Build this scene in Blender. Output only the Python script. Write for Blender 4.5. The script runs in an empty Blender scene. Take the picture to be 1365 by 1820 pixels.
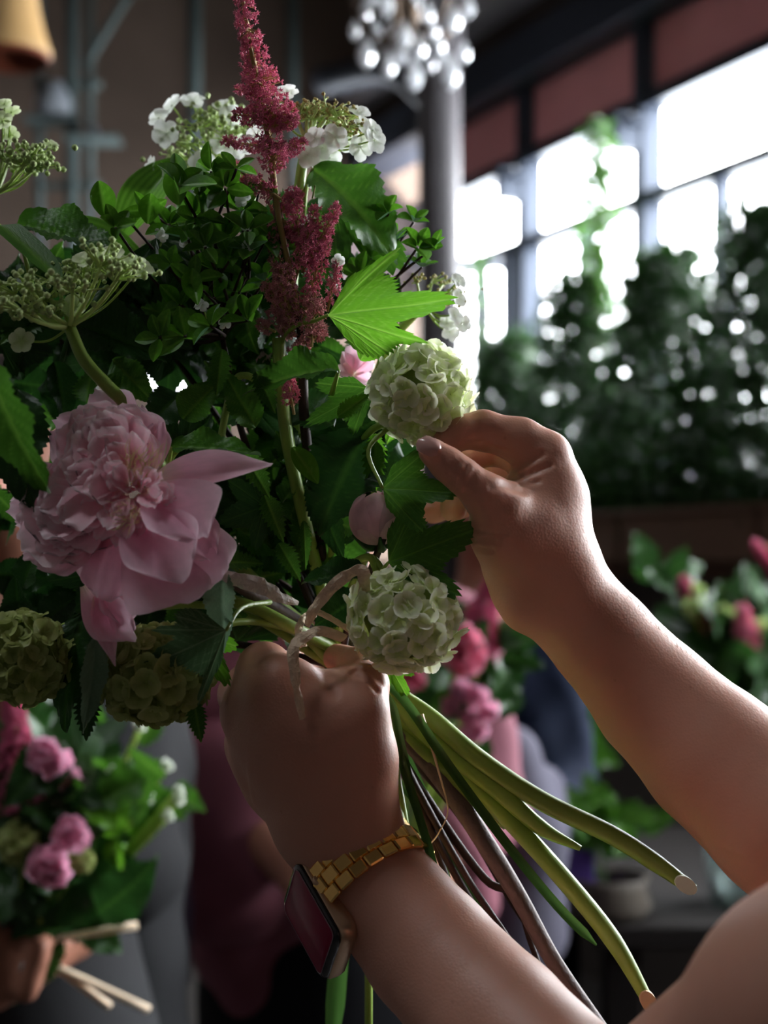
import bpy, math, random
import numpy as np
from mathutils import Vector, Matrix, noise as mnoise

# ------------------------------------------------------------------ camera, world, light, exposure
SC = bpy.context.scene
COL = SC.collection
F, HY, CZ = 2527.8, 1000.0, 1.5          # focal length in pixels of the 1365x1820 frame, horizon row, eye height


def P(px, py, Y):
    """a pixel of the photograph at real distance Y in front of the camera -> world point"""
    return Vector(((px - 682.5) * Y / F, Y, CZ + (HY - py) * Y / F))


cam_d = bpy.data.cameras.new('camera')
cam_d.sensor_fit = 'VERTICAL'
cam_d.sensor_height = 36.0
cam_d.lens = 50.0
cam_d.shift_y = 90.0 / 1820.0
cam_d.clip_start = 0.02
cam_d.dof.use_dof = True
cam_d.dof.focus_distance = 0.585
cam_d.dof.aperture_fstop = 7.2
cam = bpy.data.objects.new('camera', cam_d)
COL.objects.link(cam)
cam.location = (0, 0, CZ)
cam.rotation_euler = (math.pi / 2, 0, 0)
SC.camera = cam

SC.view_settings.view_transform = 'Standard'
SC.view_settings.look = 'None'
SC.view_settings.gamma = 1.0
SC.view_settings.use_curve_mapping = False
SC.view_settings.exposure = 1.3
SC.cycles.use_denoising = True
SC.cycles.max_bounces = 8
SC.cycles.sample_clamp_indirect = 6.0

world = bpy.data.worlds.new('sky')
SC.world = world
world.use_nodes = True
wn = world.node_tree.nodes
bg = wn['Background']
bg.inputs[0].default_value = (0.95, 0.97, 1.0, 1)      # bright overcast sky
bg.inputs[1].default_value = 15.0

# the glazed wall runs away to the left: point WA + t * WD
WA = Vector((0.826, 5.0, 0)); WD = Vector((-0.452, 0.892, 0)); WN = Vector((-0.892, -0.452, 0))   # WN points into the room
Z_HEAD, Z_TRANS, Z_SILL, Z_TOP, Z_CEIL = 3.07, 2.74, 1.5, 3.34, 4.4
T0, T1 = -4.2, 2.0
LIGHTS = []


def daylight(name, centre, normal, sx, sy, power, color=(0.88, 0.94, 1.0)):
    """soft daylight entering through a glazed opening"""
    l = bpy.data.lights.new(name, 'AREA')
    l.shape = 'RECTANGLE'; l.size = sx; l.size_y = sy; l.energy = power; l.color = color
    o = bpy.data.objects.new(name, l)
    COL.objects.link(o)
    o.location = centre
    o.rotation_euler = Vector(normal).to_track_quat('-Z', 'Y').to_euler()
    return o


def portal(name, centre, normal, sx, sy):
    o = daylight(name, centre, normal, sx, sy, 1.0)
    o.data.cycles.is_portal = True
    return o


SKY0, SKY1 = (-1.45, 0.15), (-0.80, 0.80)       # unseen roof light, added to brighten the flowers from upper left
_tm = (T0 + T1) / 2
portal('window_daylight', WA + WD * _tm + Vector((0, 0, (Z_SILL + Z_TOP) / 2)) - WN * 0.10, WN, T1 - T0, Z_TOP - Z_SILL)
portal('added_roof_daylight', Vector(((SKY0[0] + SKY1[0]) / 2, (SKY0[1] + SKY1[1]) / 2, Z_CEIL + .12)), (0, 0, -1), SKY1[0] - SKY0[0], SKY1[1] - SKY0[1])
# ------------------------------------------------------------------ helpers
def link(name, me, mat=None, parent=None):
    o = bpy.data.objects.new(name, me)
    COL.objects.link(o)
    if mat is not None and len(me.materials) == 0:
        me.materials.append(mat)
    if parent is not None:
        o.parent = parent
    return o


def mesh(name, V, Fc, smooth=True, attrs=None, mat=None, mats=None, midx=None):
    me = bpy.data.meshes.new(name)
    me.from_pydata([tuple(v) for v in V], [], [tuple(f) for f in Fc])
    if smooth:
        me.polygons.foreach_set('use_smooth', [True] * len(me.polygons))
    for k, a in (attrs or {}).items():
        at = me.attributes.new(k, 'FLOAT', 'POINT')
        at.data.foreach_set('value', list(a))
    if mat is not None:
        me.materials.append(mat)
    for m in (mats or []):
        me.materials.append(m)
    if midx is not None:
        me.polygons.foreach_set('material_index', midx)
    me.update()
    return me


def mesh_np(name, V, Q, mat=None):
    """fast quad mesh from numpy arrays"""
    me = bpy.data.meshes.new(name)
    me.vertices.add(len(V)); me.vertices.foreach_set('co', V.astype(np.float32).ravel())
    n = len(Q)
    me.loops.add(n * 4); me.loops.foreach_set('vertex_index', Q.astype(np.int32).ravel())
    me.polygons.add(n)
    me.polygons.foreach_set('loop_start', np.arange(0, n * 4, 4, dtype=np.int32))
    me.polygons.foreach_set('use_smooth', np.ones(n, dtype=bool))
    me.update(calc_edges=True)
    if mat is not None:
        me.materials.append(mat)
    return me


def tag(o, label=None, cat=None, group=None, kind=None):
    if label: o['label'] = label
    if cat: o['category'] = cat
    if group: o['group'] = group
    if kind: o['kind'] = kind
    return o


def thing(name, label, cat, loc=(0, 0, 0), group=None):
    o = bpy.data.objects.new(name, None)
    o.empty_display_size = 0.02
    COL.objects.link(o)
    o.location = loc
    return tag(o, label, cat, group)


def put(o, parent, mat):
    """place a part by its world matrix under a thing that only has a location"""
    o.parent = parent
    if parent is not None:
        o.matrix_parent_inverse = Matrix.Identity(4)
        off = PW(parent)
        o.matrix_local = Matrix.Translation(-off) @ mat
    else:
        o.matrix_local = mat


def PW(p):
    v = Vector((0, 0, 0))
    while p is not None:
        v = v + p.location
        p = p.parent
    return v


def part(name, me, parent, mat=None, label=None, kind=None):
    """a part whose mesh is in world coordinates"""
    o = link(name, me, mat)
    put(o, parent, Matrix.Identity(4))
    tag(o, label, None, None, kind)
    return o


def frame(base, tip, normal, sx=1.0, sz=1.0):
    y = (tip - base); L = y.length; y = y / L
    x = y.cross(normal)
    if x.length < 1e-6: x = y.orthogonal()
    x.normalize(); z = x.cross(y).normalized()
    M = Matrix((x * (L * sx), y * L, z * (L * sz))).transposed().to_4x4()
    M.translation = base
    return M


def catmull(pts, n=8):
    pts = [Vector(p) for p in pts]
    q = [pts[0] * 2 - pts[1]] + pts + [pts[-1] * 2 - pts[-2]]
    out = []
    for i in range(1, len(q) - 2):
        a, b, c, d = q[i - 1], q[i], q[i + 1], q[i + 2]
        for k in range(n):
            t = k / n
            out.append(0.5 * ((2 * b) + (c - a) * t + (2 * a - 5 * b + 4 * c - d) * t * t + (3 * b - a - 3 * c + d) * t ** 3))
    out.append(pts[-1])
    return out


def lerp_list(vals, n):
    m = len(vals) - 1
    out = []
    for i in range(n):
        x = i / (n - 1) * m
        k = min(int(x), m - 1)
        out.append(vals[k] + (vals[k + 1] - vals[k]) * (x - k))
    return out


def tube_data(pts, radii, sides=8, n=6, cap=True, cut=None, flat=1.0):
    c = catmull(pts, n)
    r = lerp_list(radii, len(c)) if len(radii) > 1 else [radii[0]] * len(c)
    V, Q = [], []
    t0 = (c[1] - c[0]).normalized()
    x = t0.orthogonal().normalized()
    for i, p in enumerate(c):
        t = (c[min(i + 1, len(c) - 1)] - c[max(i - 1, 0)]).normalized()
        x = (x - t * x.dot(t)).normalized()
        y = t.cross(x)
        for k in range(sides):
            a = 2 * math.pi * k / sides
            sh = 0.0
            if cut and i == len(c) - 1: sh = cut * r[i] * math.cos(a)
            V.append(p + (x * math.cos(a) + y * math.sin(a) * flat) * r[i] + t * sh)
    for i in range(len(c) - 1):
        for k in range(sides):
            k2 = (k + 1) % sides
            Q.append((i * sides + k, i * sides + k2, (i + 1) * sides + k2, (i + 1) * sides + k))
    if cap:
        Q.append(tuple(range(sides - 1, -1, -1)))
        Q.append(tuple((len(c) - 1) * sides + k for k in range(sides)))
    return V, Q


def tube(name, pts, radii, mat, parent=None, **kw):
    V, Q = tube_data(pts, radii, **kw)
    return part(name, mesh(name, V, Q, mat=mat), parent)


def merge(parts):
    V, Fc = [], []
    for v, f in parts:
        b = len(V)
        V += list(v)
        Fc += [tuple(i + b for i in q) for q in f]
    return V, Fc


def box_data(c, h, rot=None, bev=0.0):
    """box of half sizes h with chamfered edges"""
    hx, hy, hz = h
    V, Fc = [], []
    if bev <= 0:
        P8 = [Vector((sx * hx, sy * hy, sz * hz)) for sx in (-1, 1) for sy in (-1, 1) for sz in (-1, 1)]
        Fc = [(0, 1, 3, 2), (4, 6, 7, 5), (0, 4, 5, 1), (2, 3, 7, 6), (0, 2, 6, 4), (1, 5, 7, 3)]
        V = P8
    else:
        b = bev
        idx = {}
        for sx in (-1, 1):
            for sy in (-1, 1):
                for sz in (-1, 1):
                    for ax in range(3):
                        v = [sx * (hx - b), sy * (hy - b), sz * (hz - b)]
                        v[ax] = (sx, sy, sz)[ax] * (hx, hy, hz)[ax]
                        idx[(sx, sy, sz, ax)] = len(V); V.append(Vector(v))
        for ax in range(3):
            for s in (-1, 1):
                o = [i for i in range(3) if i != ax]
                loop = []
                for a, c2 in ((-1, -1), (1, -1), (1, 1), (-1, 1)):
                    k = [0, 0, 0]; k[ax] = s; k[o[0]] = a; k[o[1]] = c2
                    loop.append(idx[(k[0], k[1], k[2], ax)])
                Fc.append(tuple(loop if (s > 0) == (ax != 1) else loop[::-1]))
        for ax in range(3):
            o = [i for i in range(3) if i != ax]
            for a in (-1, 1):
                for c2 in (-1, 1):
                    k1 = [0, 0, 0]; k1[ax] = -1; k1[o[0]] = a; k1[o[1]] = c2
                    k2 = list(k1); k2[ax] = 1
                    Fc.append((idx[(*k1, o[0])], idx[(*k2, o[0])], idx[(*k2, o[1])], idx[(*k1, o[1])]))
        for sx in (-1, 1):
            for sy in (-1, 1):
                for sz in (-1, 1):
                    Fc.append((idx[(sx, sy, sz, 0)], idx[(sx, sy, sz, 1)], idx[(sx, sy, sz, 2)]))
    c = Vector(c)
    if rot is not None:
        V = [c + rot @ v for v in V]
    else:
        V = [c + v for v in V]
    return V, Fc


def fixn(me):
    import bmesh
    bm = bmesh.new(); bm.from_mesh(me)
    bmesh.ops.recalc_face_normals(bm, faces=bm.faces)
    bm.to_mesh(me); bm.free()
    return me


def box(name, c, h, mat, parent=None, rot=None, bev=0.0, kind=None, label=None):
    V, Fc = box_data(c, h, rot, bev)
    me = fixn(mesh(name, V, Fc, smooth=False, mat=mat))
    return part(name, me, parent, None, label, kind)


def lathe_data(c, prof, sides=24, axis=None):
    """prof: list of (radius, height)"""
    V, Q = [], []
    R = (axis.to_track_quat('Z', 'Y').to_matrix() if axis is not None else Matrix.Identity(3))
    for r, h in prof:
        for k in range(sides):
            a = 2 * math.pi * k / sides
            V.append(Vector(c) + R @ Vector((r * math.cos(a), r * math.sin(a), h)))
    for i in range(len(prof) - 1):
        for k in range(sides):
            k2 = (k + 1) % sides
            Q.append((i * sides + k, i * sides + k2, (i + 1) * sides + k2, (i + 1) * sides + k))
    return V, Q


# ------------------------------------------------------------------ smooth bodies: blended tapered capsules, meshed as one surface
def sdf_mesh(name, prims, vox, mat, k=0.006, wob=None):
    """prims: (a, b, ra, rb[, k][, flatten axis, factor]); returns ONE continuous mesh by surface nets"""
    pad = 0.02 + 3 * vox
    lo = np.array([min(min(p[0][i] - p[2], p[1][i] - p[3]) for p in prims) for i in range(3)]) - pad
    hi = np.array([max(max(p[0][i] + p[2], p[1][i] + p[3]) for p in prims) for i in range(3)]) + pad
    n = np.ceil((hi - lo) / vox).astype(int) + 1
    D = np.full(n, 0.05, dtype=np.float32)
    for p in prims:
        a = np.array(p[0]); b = np.array(p[1]); ra, rb = p[2], p[3]
        kk = p[4] if len(p) > 4 and p[4] else k
        m = max(ra, rb) + kk + 4 * vox
        i0 = np.maximum(np.floor((np.minimum(a, b) - m - lo) / vox).astype(int), 0)
        i1 = np.minimum(np.ceil((np.maximum(a, b) + m - lo) / vox).astype(int) + 1, n)
        ax = [lo[i] + vox * np.arange(i0[i], i1[i], dtype=np.float32) for i in range(3)]
        X = (ax[0][:, None, None] - a[0]); Yv = (ax[1][None, :, None] - a[1]); Z = (ax[2][None, None, :] - a[2])
        d = b - a
        L2 = float(d @ d) + 1e-12
        t = np.clip((X * d[0] + Yv * d[1] + Z * d[2]) / L2, 0, 1).astype(np.float32)
        gx, gy, gz = X - t * d[0], Yv - t * d[1], Z - t * d[2]
        if len(p) > 5 and p[5] is not None:
            f, s = np.array(p[5], dtype=np.float32), p[6]      # squash along the unit axis f by s
            q = gx * f[0] + gy * f[1] + gz * f[2]
            g = 1.0 / s - 1.0
            gx, gy, gz = gx + f[0] * q * g, gy + f[1] * q * g, gz + f[2] * q * g
        dist = np.sqrt(gx * gx + gy * gy + gz * gz) - (ra + (rb - ra) * t)
        sl = tuple(slice(i0[i], i1[i]) for i in range(3))
        cur = D[sl]
        h = np.maximum(kk - np.abs(cur - dist), 0) / kk
        D[sl] = np.minimum(cur, dist) - h * h * kk * 0.25
    # surface nets
    s = D < 0
    c = np.zeros(tuple(n - 1), dtype=np.uint8)
    for dx in (0, 1):
        for dy in (0, 1):
            for dz in (0, 1):
                c += s[dx:n[0] - 1 + dx, dy:n[1] - 1 + dy, dz:n[2] - 1 + dz]
    act = (c > 0) & (c < 8)
    idx = np.argwhere(act)
    num = np.full(act.shape, -1, dtype=np.int32)
    num[act] = np.arange(len(idx))
    acc = np.zeros((len(idx), 3)); cnt = np.zeros(len(idx))
    cor = [(x, y, z) for x in (0, 1) for y in (0, 1) for z in (0, 1)]
    for i, u in enumerate(cor):
        for v in cor[i + 1:]:
            if sum(abs(u[q] - v[q]) for q in range(3)) != 1: continue
            da = D[idx[:, 0] + u[0], idx[:, 1] + u[1], idx[:, 2] + u[2]]
            db = D[idx[:, 0] + v[0], idx[:, 1] + v[1], idx[:, 2] + v[2]]
            m = (da < 0) != (db < 0)
            t = da[m] / (da[m] - db[m])
            acc[m] += np.array(u) + (np.array(v) - np.array(u)) * t[:, None]
            cnt[m] += 1
    V = lo + (idx + acc / cnt[:, None]) * vox
    Q = []
    for ax in range(3):
        sh = [slice(0, n[i]) for i in range(3)]
        a = [slice(None)] * 3; b = [slice(None)] * 3
        a[ax] = slice(0, n[ax] - 1); b[ax] = slice(1, n[ax])
        e = s[tuple(a)] != s[tuple(b)]
        o1, o2 = [i for i in range(3) if i != ax]
        if ax == 1: o1, o2 = o2, o1
        I = np.argwhere(e)
        I = I[(I[:, o1] > 0) & (I[:, o2] > 0) & (I[:, o1] < n[o1] - 1) & (I[:, o2] < n[o2] - 1)]
        q = []
        for u, v in ((1, 1), (0, 1), (0, 0), (1, 0)):
            J = I.copy(); J[:, o1] -= u; J[:, o2] -= v
            q.append(num[J[:, 0], J[:, 1], J[:, 2]])
        q = np.stack(q, 1)
        inside = s[I[:, 0], I[:, 1], I[:, 2]]
        q[~inside] = q[~inside][:, ::-1]
        Q.append(q)
    Q = np.concatenate(Q)
    Q = Q[(Q >= 0).all(1)]
    if wob is not None:
        V = wob(V)
    return mesh_np(name, V, Q, mat)


# ------------------------------------------------------------------ materials
def new_mat(name):
    m = bpy.data.materials.new(name); m.use_nodes = True
    nt = m.node_tree
    return m, nt, nt.nodes, nt.links, nt.nodes['Principled BSDF'], nt.nodes['Material Output']


def rgb(c): return (c[0], c[1], c[2], 1.0)


def plain(name, c, rough=0.6, metal=0.0, var=0.15, scale=8.0, bump=0.0, bscale=60.0, spec=0.22, coat=0.0):
    m, nt, N, L, B, O = new_mat(name)
    tc = N.new('ShaderNodeTexCoord')
    nz = N.new('ShaderNodeTexNoise'); nz.inputs['Scale'].default_value = scale; nz.inputs['Detail'].default_value = 4
    L.new(tc.outputs['Object'], nz.inputs['Vector'])
    mx = N.new('ShaderNodeMix'); mx.data_type = 'RGBA'
    mx.inputs[6].default_value = rgb([x * (1 - var) for x in c]); mx.inputs[7].default_value = rgb([min(1, x * (1 + var)) for x in c])
    L.new(nz.outputs['Fac'], mx.inputs[0]); L.new(mx.outputs[2], B.inputs['Base Color'])
    B.inputs['Roughness'].default_value = rough; B.inputs['Metallic'].default_value = metal
    B.inputs['Specular IOR Level'].default_value = spec
    B.inputs['Coat Weight'].default_value = coat
    if bump > 0:
        n2 = N.new('ShaderNodeTexNoise'); n2.inputs['Scale'].default_value = bscale; n2.inputs['Detail'].default_value = 5
        L.new(tc.outputs['Object'], n2.inputs['Vector'])
        bp = N.new('ShaderNodeBump'); bp.inputs['Strength'].default_value = bump; bp.inputs['Distance'].default_value = 0.002
        L.new(n2.outputs['Fac'], bp.inputs['Height']); L.new(bp.outputs['Normal'], B.inputs['Normal'])
    return m


def organic(name, dark, light, back=None, rough=0.45, trans=0.35, tcol=None, attr='vein', bump=0.25, nscale=25.0, spec=0.32, rand=0.25, attr2=None, col2=None):
    """leaf / petal: base colour from a vein attribute, noise and per-object random, plus light passing through"""
    m, nt, N, L, B, O = new_mat(name)
    at = N.new('ShaderNodeAttribute'); at.attribute_name = attr
    mx = N.new('ShaderNodeMix'); mx.data_type = 'RGBA'
    mx.inputs[6].default_value = rgb(dark); mx.inputs[7].default_value = rgb(light)
    L.new(at.outputs['Fac'], mx.inputs[0])
    col = mx.outputs[2]
    if attr2:
        a2 = N.new('ShaderNodeAttribute'); a2.attribute_name = attr2
        m2 = N.new('ShaderNodeMix'); m2.data_type = 'RGBA'
        L.new(a2.outputs['Fac'], m2.inputs[0]); L.new(col, m2.inputs[6]); m2.inputs[7].default_value = rgb(col2)
        col = m2.outputs[2]
    if back is not None:
        ge = N.new('ShaderNodeNewGeometry')
        m3 = N.new('ShaderNodeMix'); m3.data_type = 'RGBA'
        L.new(ge.outputs['Backfacing'], m3.inputs[0]); L.new(col, m3.inputs[6]); m3.inputs[7].default_value = rgb(back)
        col = m3.outputs[2]
    oi = N.new('ShaderNodeObjectInfo')
    tc = N.new('ShaderNodeTexCoord')
    nz = N.new('ShaderNodeTexNoise'); nz.inputs['Scale'].default_value = nscale; nz.inputs['Detail'].default_value = 5
    L.new(tc.outputs['Generated'], nz.inputs['Vector'])
    ma = N.new('ShaderNodeMath'); ma.operation = 'MULTIPLY_ADD'
    L.new(oi.outputs['Random'], ma.inputs[0]); ma.inputs[1].default_value = rand * 2; ma.inputs[2].default_value = 1 - rand
    mb = N.new('ShaderNodeMath'); mb.operation = 'MULTIPLY_ADD'
    L.new(nz.outputs['Fac'], mb.inputs[0]); mb.inputs[1].default_value = 0.3; mb.inputs[2].default_value = 0.85
    mc = N.new('ShaderNodeMath'); mc.operation = 'MULTIPLY'
    L.new(ma.outputs[0], mc.inputs[0]); L.new(mb.outputs[0], mc.inputs[1])
    hs = N.new('ShaderNodeHueSaturation'); L.new(mc.outputs[0], hs.inputs['Value']); L.new(col, hs.inputs['Color'])
    L.new(hs.outputs[0], B.inputs['Base Color'])
    B.inputs['Roughness'].default_value = rough; B.inputs['Specular IOR Level'].default_value = spec
    if bump > 0:
        bp = N.new('ShaderNodeBump'); bp.inputs['Strength'].default_value = bump; bp.inputs['Distance'].default_value = 0.001
        L.new(nz.outputs['Fac'], bp.inputs['Height']); L.new(bp.outputs['Normal'], B.inputs['Normal'])
    if trans > 0:
        tr = N.new('ShaderNodeBsdfTranslucent')
        if tcol is not None: tr.inputs[0].default_value = rgb(tcol)
        else: L.new(hs.outputs[0], tr.inputs[0])
        ms = N.new('ShaderNodeMixShader'); ms.inputs[0].default_value = trans
        L.new(B.outputs[0], ms.inputs[1]); L.new(tr.outputs[0], ms.inputs[2]); L.new(ms.outputs[0], O.inputs[0])
    return m


def skin_mat(name, c, sss=0.25, rough=0.48):
    m, nt, N, L, B, O = new_mat(name)
    tc = N.new('ShaderNodeTexCoord')
    nz = N.new('ShaderNodeTexNoise'); nz.inputs['Scale'].default_value = 22; nz.inputs['Detail'].default_value = 5
    L.new(tc.outputs['Object'], nz.inputs['Vector'])
    mx = N.new('ShaderNodeMix'); mx.data_type = 'RGBA'
    mx.inputs[6].default_value = rgb((c[0] * .92, c[1] * .82, c[2] * .78)); mx.inputs[7].default_value = rgb((min(1, c[0] * 1.06), c[1] * 1.14, c[2] * 1.16))
    L.new(nz.outputs['Fac'], mx.inputs[0])
    # scattered tiny freckles
    vo = N.new('ShaderNodeTexVoronoi'); vo.inputs['Scale'].default_value = 75
    L.new(tc.outputs['Object'], vo.inputs['Vector'])
    cr = N.new('ShaderNodeValToRGB'); cr.color_ramp.elements[0].position = 0.03; cr.color_ramp.elements[0].color = (1, 1, 1, 1)
    cr.color_ramp.elements[1].position = 0.07; cr.color_ramp.elements[1].color = (0, 0, 0, 1)
    L.new(vo.outputs['Distance'], cr.inputs[0])
    m2 = N.new('ShaderNodeMix'); m2.data_type = 'RGBA'
    mm = N.new('ShaderNodeMath'); mm.operation = 'MULTIPLY'; mm.inputs[1].default_value = 0.3
    L.new(cr.outputs[0], mm.inputs[0]); L.new(mm.outputs[0], m2.inputs[0])
    L.new(mx.outputs[2], m2.inputs[6]); m2.inputs[7].default_value = rgb((c[0] * .5, c[1] * .35, c[2] * .3))
    L.new(m2.outputs[2], B.inputs['Base Color'])
    B.inputs['Roughness'].default_value = rough
    B.inputs['Subsurface Weight'].default_value = sss
    B.inputs['Subsurface Radius'].default_value = (1.0, 0.35, 0.2)
    B.inputs['Subsurface Scale'].default_value = 0.006
    B.inputs['Specular IOR Level'].default_value = 0.4
    n2 = N.new('ShaderNodeTexVoronoi'); n2.inputs['Scale'].default_value = 900
    n3 = N.new('ShaderNodeTexNoise'); n3.inputs['Scale'].default_value = 350; n3.inputs['Detail'].default_value = 4
    L.new(tc.outputs['Object'], n2.inputs['Vector']); L.new(tc.outputs['Object'], n3.inputs['Vector'])
    ad = N.new('ShaderNodeMath'); ad.operation = 'ADD'
    L.new(n2.outputs['Distance'], ad.inputs[0]); L.new(n3.outputs['Fac'], ad.inputs[1])
    bp = N.new('ShaderNodeBump'); bp.inputs['Strength'].default_value = 0.12; bp.inputs['Distance'].default_value = 0.0006
    L.new(ad.outputs[0], bp.inputs['Height']); L.new(bp.outputs['Normal'], B.inputs['Normal'])
    return m
# ------------------------------------------------------------------ the room
M_floor = plain('dark_concrete', (0.05, 0.045, 0.042), 0.5, bump=0.3)
M_ceil = plain('dark_ceiling', (0.040, 0.030, 0.024), 0.8, var=0.35, scale=1.2)
M_wall = plain('brown_plaster', (0.12, 0.088, 0.070), 0.85, var=0.55, scale=1.8, bump=0.4, bscale=18)
M_dark = plain('dark_wall', (0.07, 0.06, 0.055), 0.8, var=0.3, scale=2)
M_steel = plain('blue_grey_steel', (0.022, 0.028, 0.042), 0.5, metal=0.3)
M_greensteel = plain('green_grey_steel', (0.075, 0.10, 0.10), 0.55, metal=0.2)
M_column = plain('column_paint', (0.10, 0.092, 0.10), 0.5)
M_red = organic('dusty_red_panel', (0.30, 0.165, 0.165), (0.37, 0.21, 0.21), trans=0.13, rough=0.5, nscale=4, rand=0.08, bump=0)
M_planter = plain('brown_planter', (0.13, 0.075, 0.05), 0.7)
M_pane, nt, N, L, B, O = new_mat('window_glass')
tr_ = N.new('ShaderNodeBsdfTransparent'); tr_.inputs[0].default_value = (.97, .985, .99, 1)
gl_ = N.new('ShaderNodeBsdfGlossy'); gl_.inputs['Roughness'].default_value = .02
ms_ = N.new('ShaderNodeMixShader'); ms_.inputs[0].default_value = .05
L.new(tr_.outputs[0], ms_.inputs[1]); L.new(gl_.outputs[0], ms_.inputs[2]); L.new(ms_.outputs[0], O.inputs[0])
M_gold = plain('warm_gold', (0.95, 0.60, 0.20), 0.26, metal=1.0, var=0.05)


def wall_pt(t, z, off=0.0):
    return WA + WD * t + Vector((0, 0, z)) + WN * off


R_W = Matrix((WD, WN * -1, Vector((0, 0, 1)))).transposed()      # local x along the glazed wall, y outwards, z up


def wbox(name, t0, t1, z0, z1, d0, d1, mat, parent=None, kind=None, bev=0.0):
    """box along the glazed wall; d = distance from the wall plane into the room"""
    return box(name, wall_pt((t0 + t1) / 2, (z0 + z1) / 2, (d0 + d1) / 2), ((t1 - t0) / 2, (d1 - d0) / 2, (z1 - z0) / 2), mat, parent, R_W, bev, kind)


def sbox(name, lo, hi, mat, kind='structure', parent=None, bev=0.0):
    lo = Vector(lo); hi = Vector(hi)
    return box(name, (lo + hi) / 2, (hi - lo) / 2, mat, parent, None, bev, kind)


XL, YB, YF = -2.6, 6.8, -2.6


def slab(name, z0, z1, mat):
    """floor and ceiling follow the slanting glazed wall"""
    q = [(XL - .2, YF - .2), tuple(wall_pt(-8.6, 0, -.15))[:2], tuple(wall_pt(2.15, 0, -.15))[:2], (XL - .2, YB + .15)]
    V = [(x, y, z) for z in (z0, z1) for x, y in q]
    o = part(name, fixn(mesh(name, V, [(0, 1, 2, 3), (7, 6, 5, 4), (0, 4, 5, 1), (1, 5, 6, 2), (2, 6, 7, 3), (3, 7, 4, 0)], smooth=False, mat=mat)), None)
    o['kind'] = 'structure'


slab('floor', -.2, 0, M_floor)
# the ceiling is four boards of plaster round the added roof light
cei = thing('ceiling', None, None, (0, 0, Z_CEIL)); cei['kind'] = 'structure'
CA, CB = tuple(wall_pt(-8.6, 0, -.15))[:2], tuple(wall_pt(2.15, 0, -.15))[:2]


def xw(y): return CA[0] + (CB[0] - CA[0]) * (y - CA[1]) / (CB[1] - CA[1])


for q in (((XL - .2, CA[1]), (xw(CA[1]), CA[1]), (xw(SKY0[1]), SKY0[1]), (XL - .2, SKY0[1])), ((XL - .2, SKY1[1]), (xw(SKY1[1]), SKY1[1]), (CB[0], CB[1]), (XL - .2, CB[1])),
          ((XL - .2, SKY0[1]), (SKY0[0], SKY0[1]), (SKY0[0], SKY1[1]), (XL - .2, SKY1[1])), ((SKY1[0], SKY0[1]), (xw(SKY0[1]), SKY0[1]), (xw(SKY1[1]), SKY1[1]), (SKY1[0], SKY1[1]))):
    V = [(x, y, z) for z in (Z_CEIL, Z_CEIL + .12) for x, y in q]
    part('ceiling_panel', fixn(mesh('ceiling_panel', V, [(0, 1, 2, 3), (7, 6, 5, 4), (0, 4, 5, 1), (1, 5, 6, 2), (2, 6, 7, 3), (3, 7, 4, 0)], smooth=False, mat=M_ceil)), cei)
w3 = thing('added_roof_window', None, None, (SKY0[0], SKY0[1], Z_CEIL)); w3['kind'] = 'structure'  # skylight out of view, added for soft overhead light on the bouquet
for lo, hi in (((SKY0[0], SKY0[1], Z_CEIL), (SKY1[0], SKY0[1] + .04, Z_CEIL + .1)), ((SKY0[0], SKY1[1] - .04, Z_CEIL), (SKY1[0], SKY1[1], Z_CEIL + .1)), ((SKY0[0], SKY0[1], Z_CEIL), (SKY0[0] + .04, SKY1[1], Z_CEIL + .1)),
               ((SKY1[0] - .04, SKY0[1], Z_CEIL), (SKY1[0], SKY1[1], Z_CEIL + .1)), ((-1.14, SKY0[1], Z_CEIL), (-1.11, SKY1[1], Z_CEIL + .1))):
    sbox('window_frame', lo, hi, M_steel, None, w3)
sbox('pane', (SKY0[0], SKY0[1], Z_CEIL + .05), (SKY1[0], SKY1[1], Z_CEIL + .054), M_pane, None, w3)
sbox('wall_left', (XL - .2, YF, 0), (XL, YB, Z_CEIL), M_dark)
sbox('wall_front', (XL, YF - .2, 0), (4.7, YF, Z_CEIL), M_dark)
# back wall with a high window behind the bouquet
BX0, BX1, BZ0, BZ1 = -1.16, -0.28, 2.3, 3.03
wb = thing('wall_back', None, None, (0, YB, 0)); wb['kind'] = 'structure'
for nm, lo, hi in (('wall_panel', (XL, YB, 0), (BX0, YB + .15, Z_CEIL)), ('wall_panel', (BX1, YB, 0), (0.3, YB + .15, Z_CEIL)),
                   ('wall_panel', (BX0, YB, 0), (BX1, YB + .15, BZ0)), ('wall_panel', (BX0, YB, BZ1), (BX1, YB + .15, Z_CEIL))):
    sbox(nm, lo, hi, M_wall, None, wb)
w2 = thing('window_2', None, None, (0, YB, 0)); w2['kind'] = 'structure'
for lo, hi in (((BX0, YB, BZ0), (BX1, YB + .06, BZ0 + .05)), ((BX0, YB, BZ1 - .05), (BX1, YB + .06, BZ1)), ((BX0, YB, BZ0), (BX0 + .05, YB + .06, BZ1)),
               ((BX1 - .05, YB, BZ0), (BX1, YB + .06, BZ1)), ((-.75, YB, BZ0), (-.71, YB + .06, BZ1)), ((BX0, YB, 2.64), (BX1, YB + .06, 2.67))):
    sbox('window_frame', lo, hi, M_steel, None, w2)
for x0_, x1_ in ((BX0 + .05, -.75), (-.71, BX1 - .05)):
    for z0_, z1_ in ((BZ0 + .05, 2.64), (2.67, BZ1 - .05)):
        sbox('pane', (x0_, YB + .03, z0_), (x1_, YB + .034, z1_), M_pane, None, w2)
portal('back_window_daylight', Vector(((BX0 + BX1) / 2, YB + .12, (BZ0 + BZ1) / 2)), (0, -1, 0), BX1 - BX0, BZ1 - BZ0)

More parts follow.
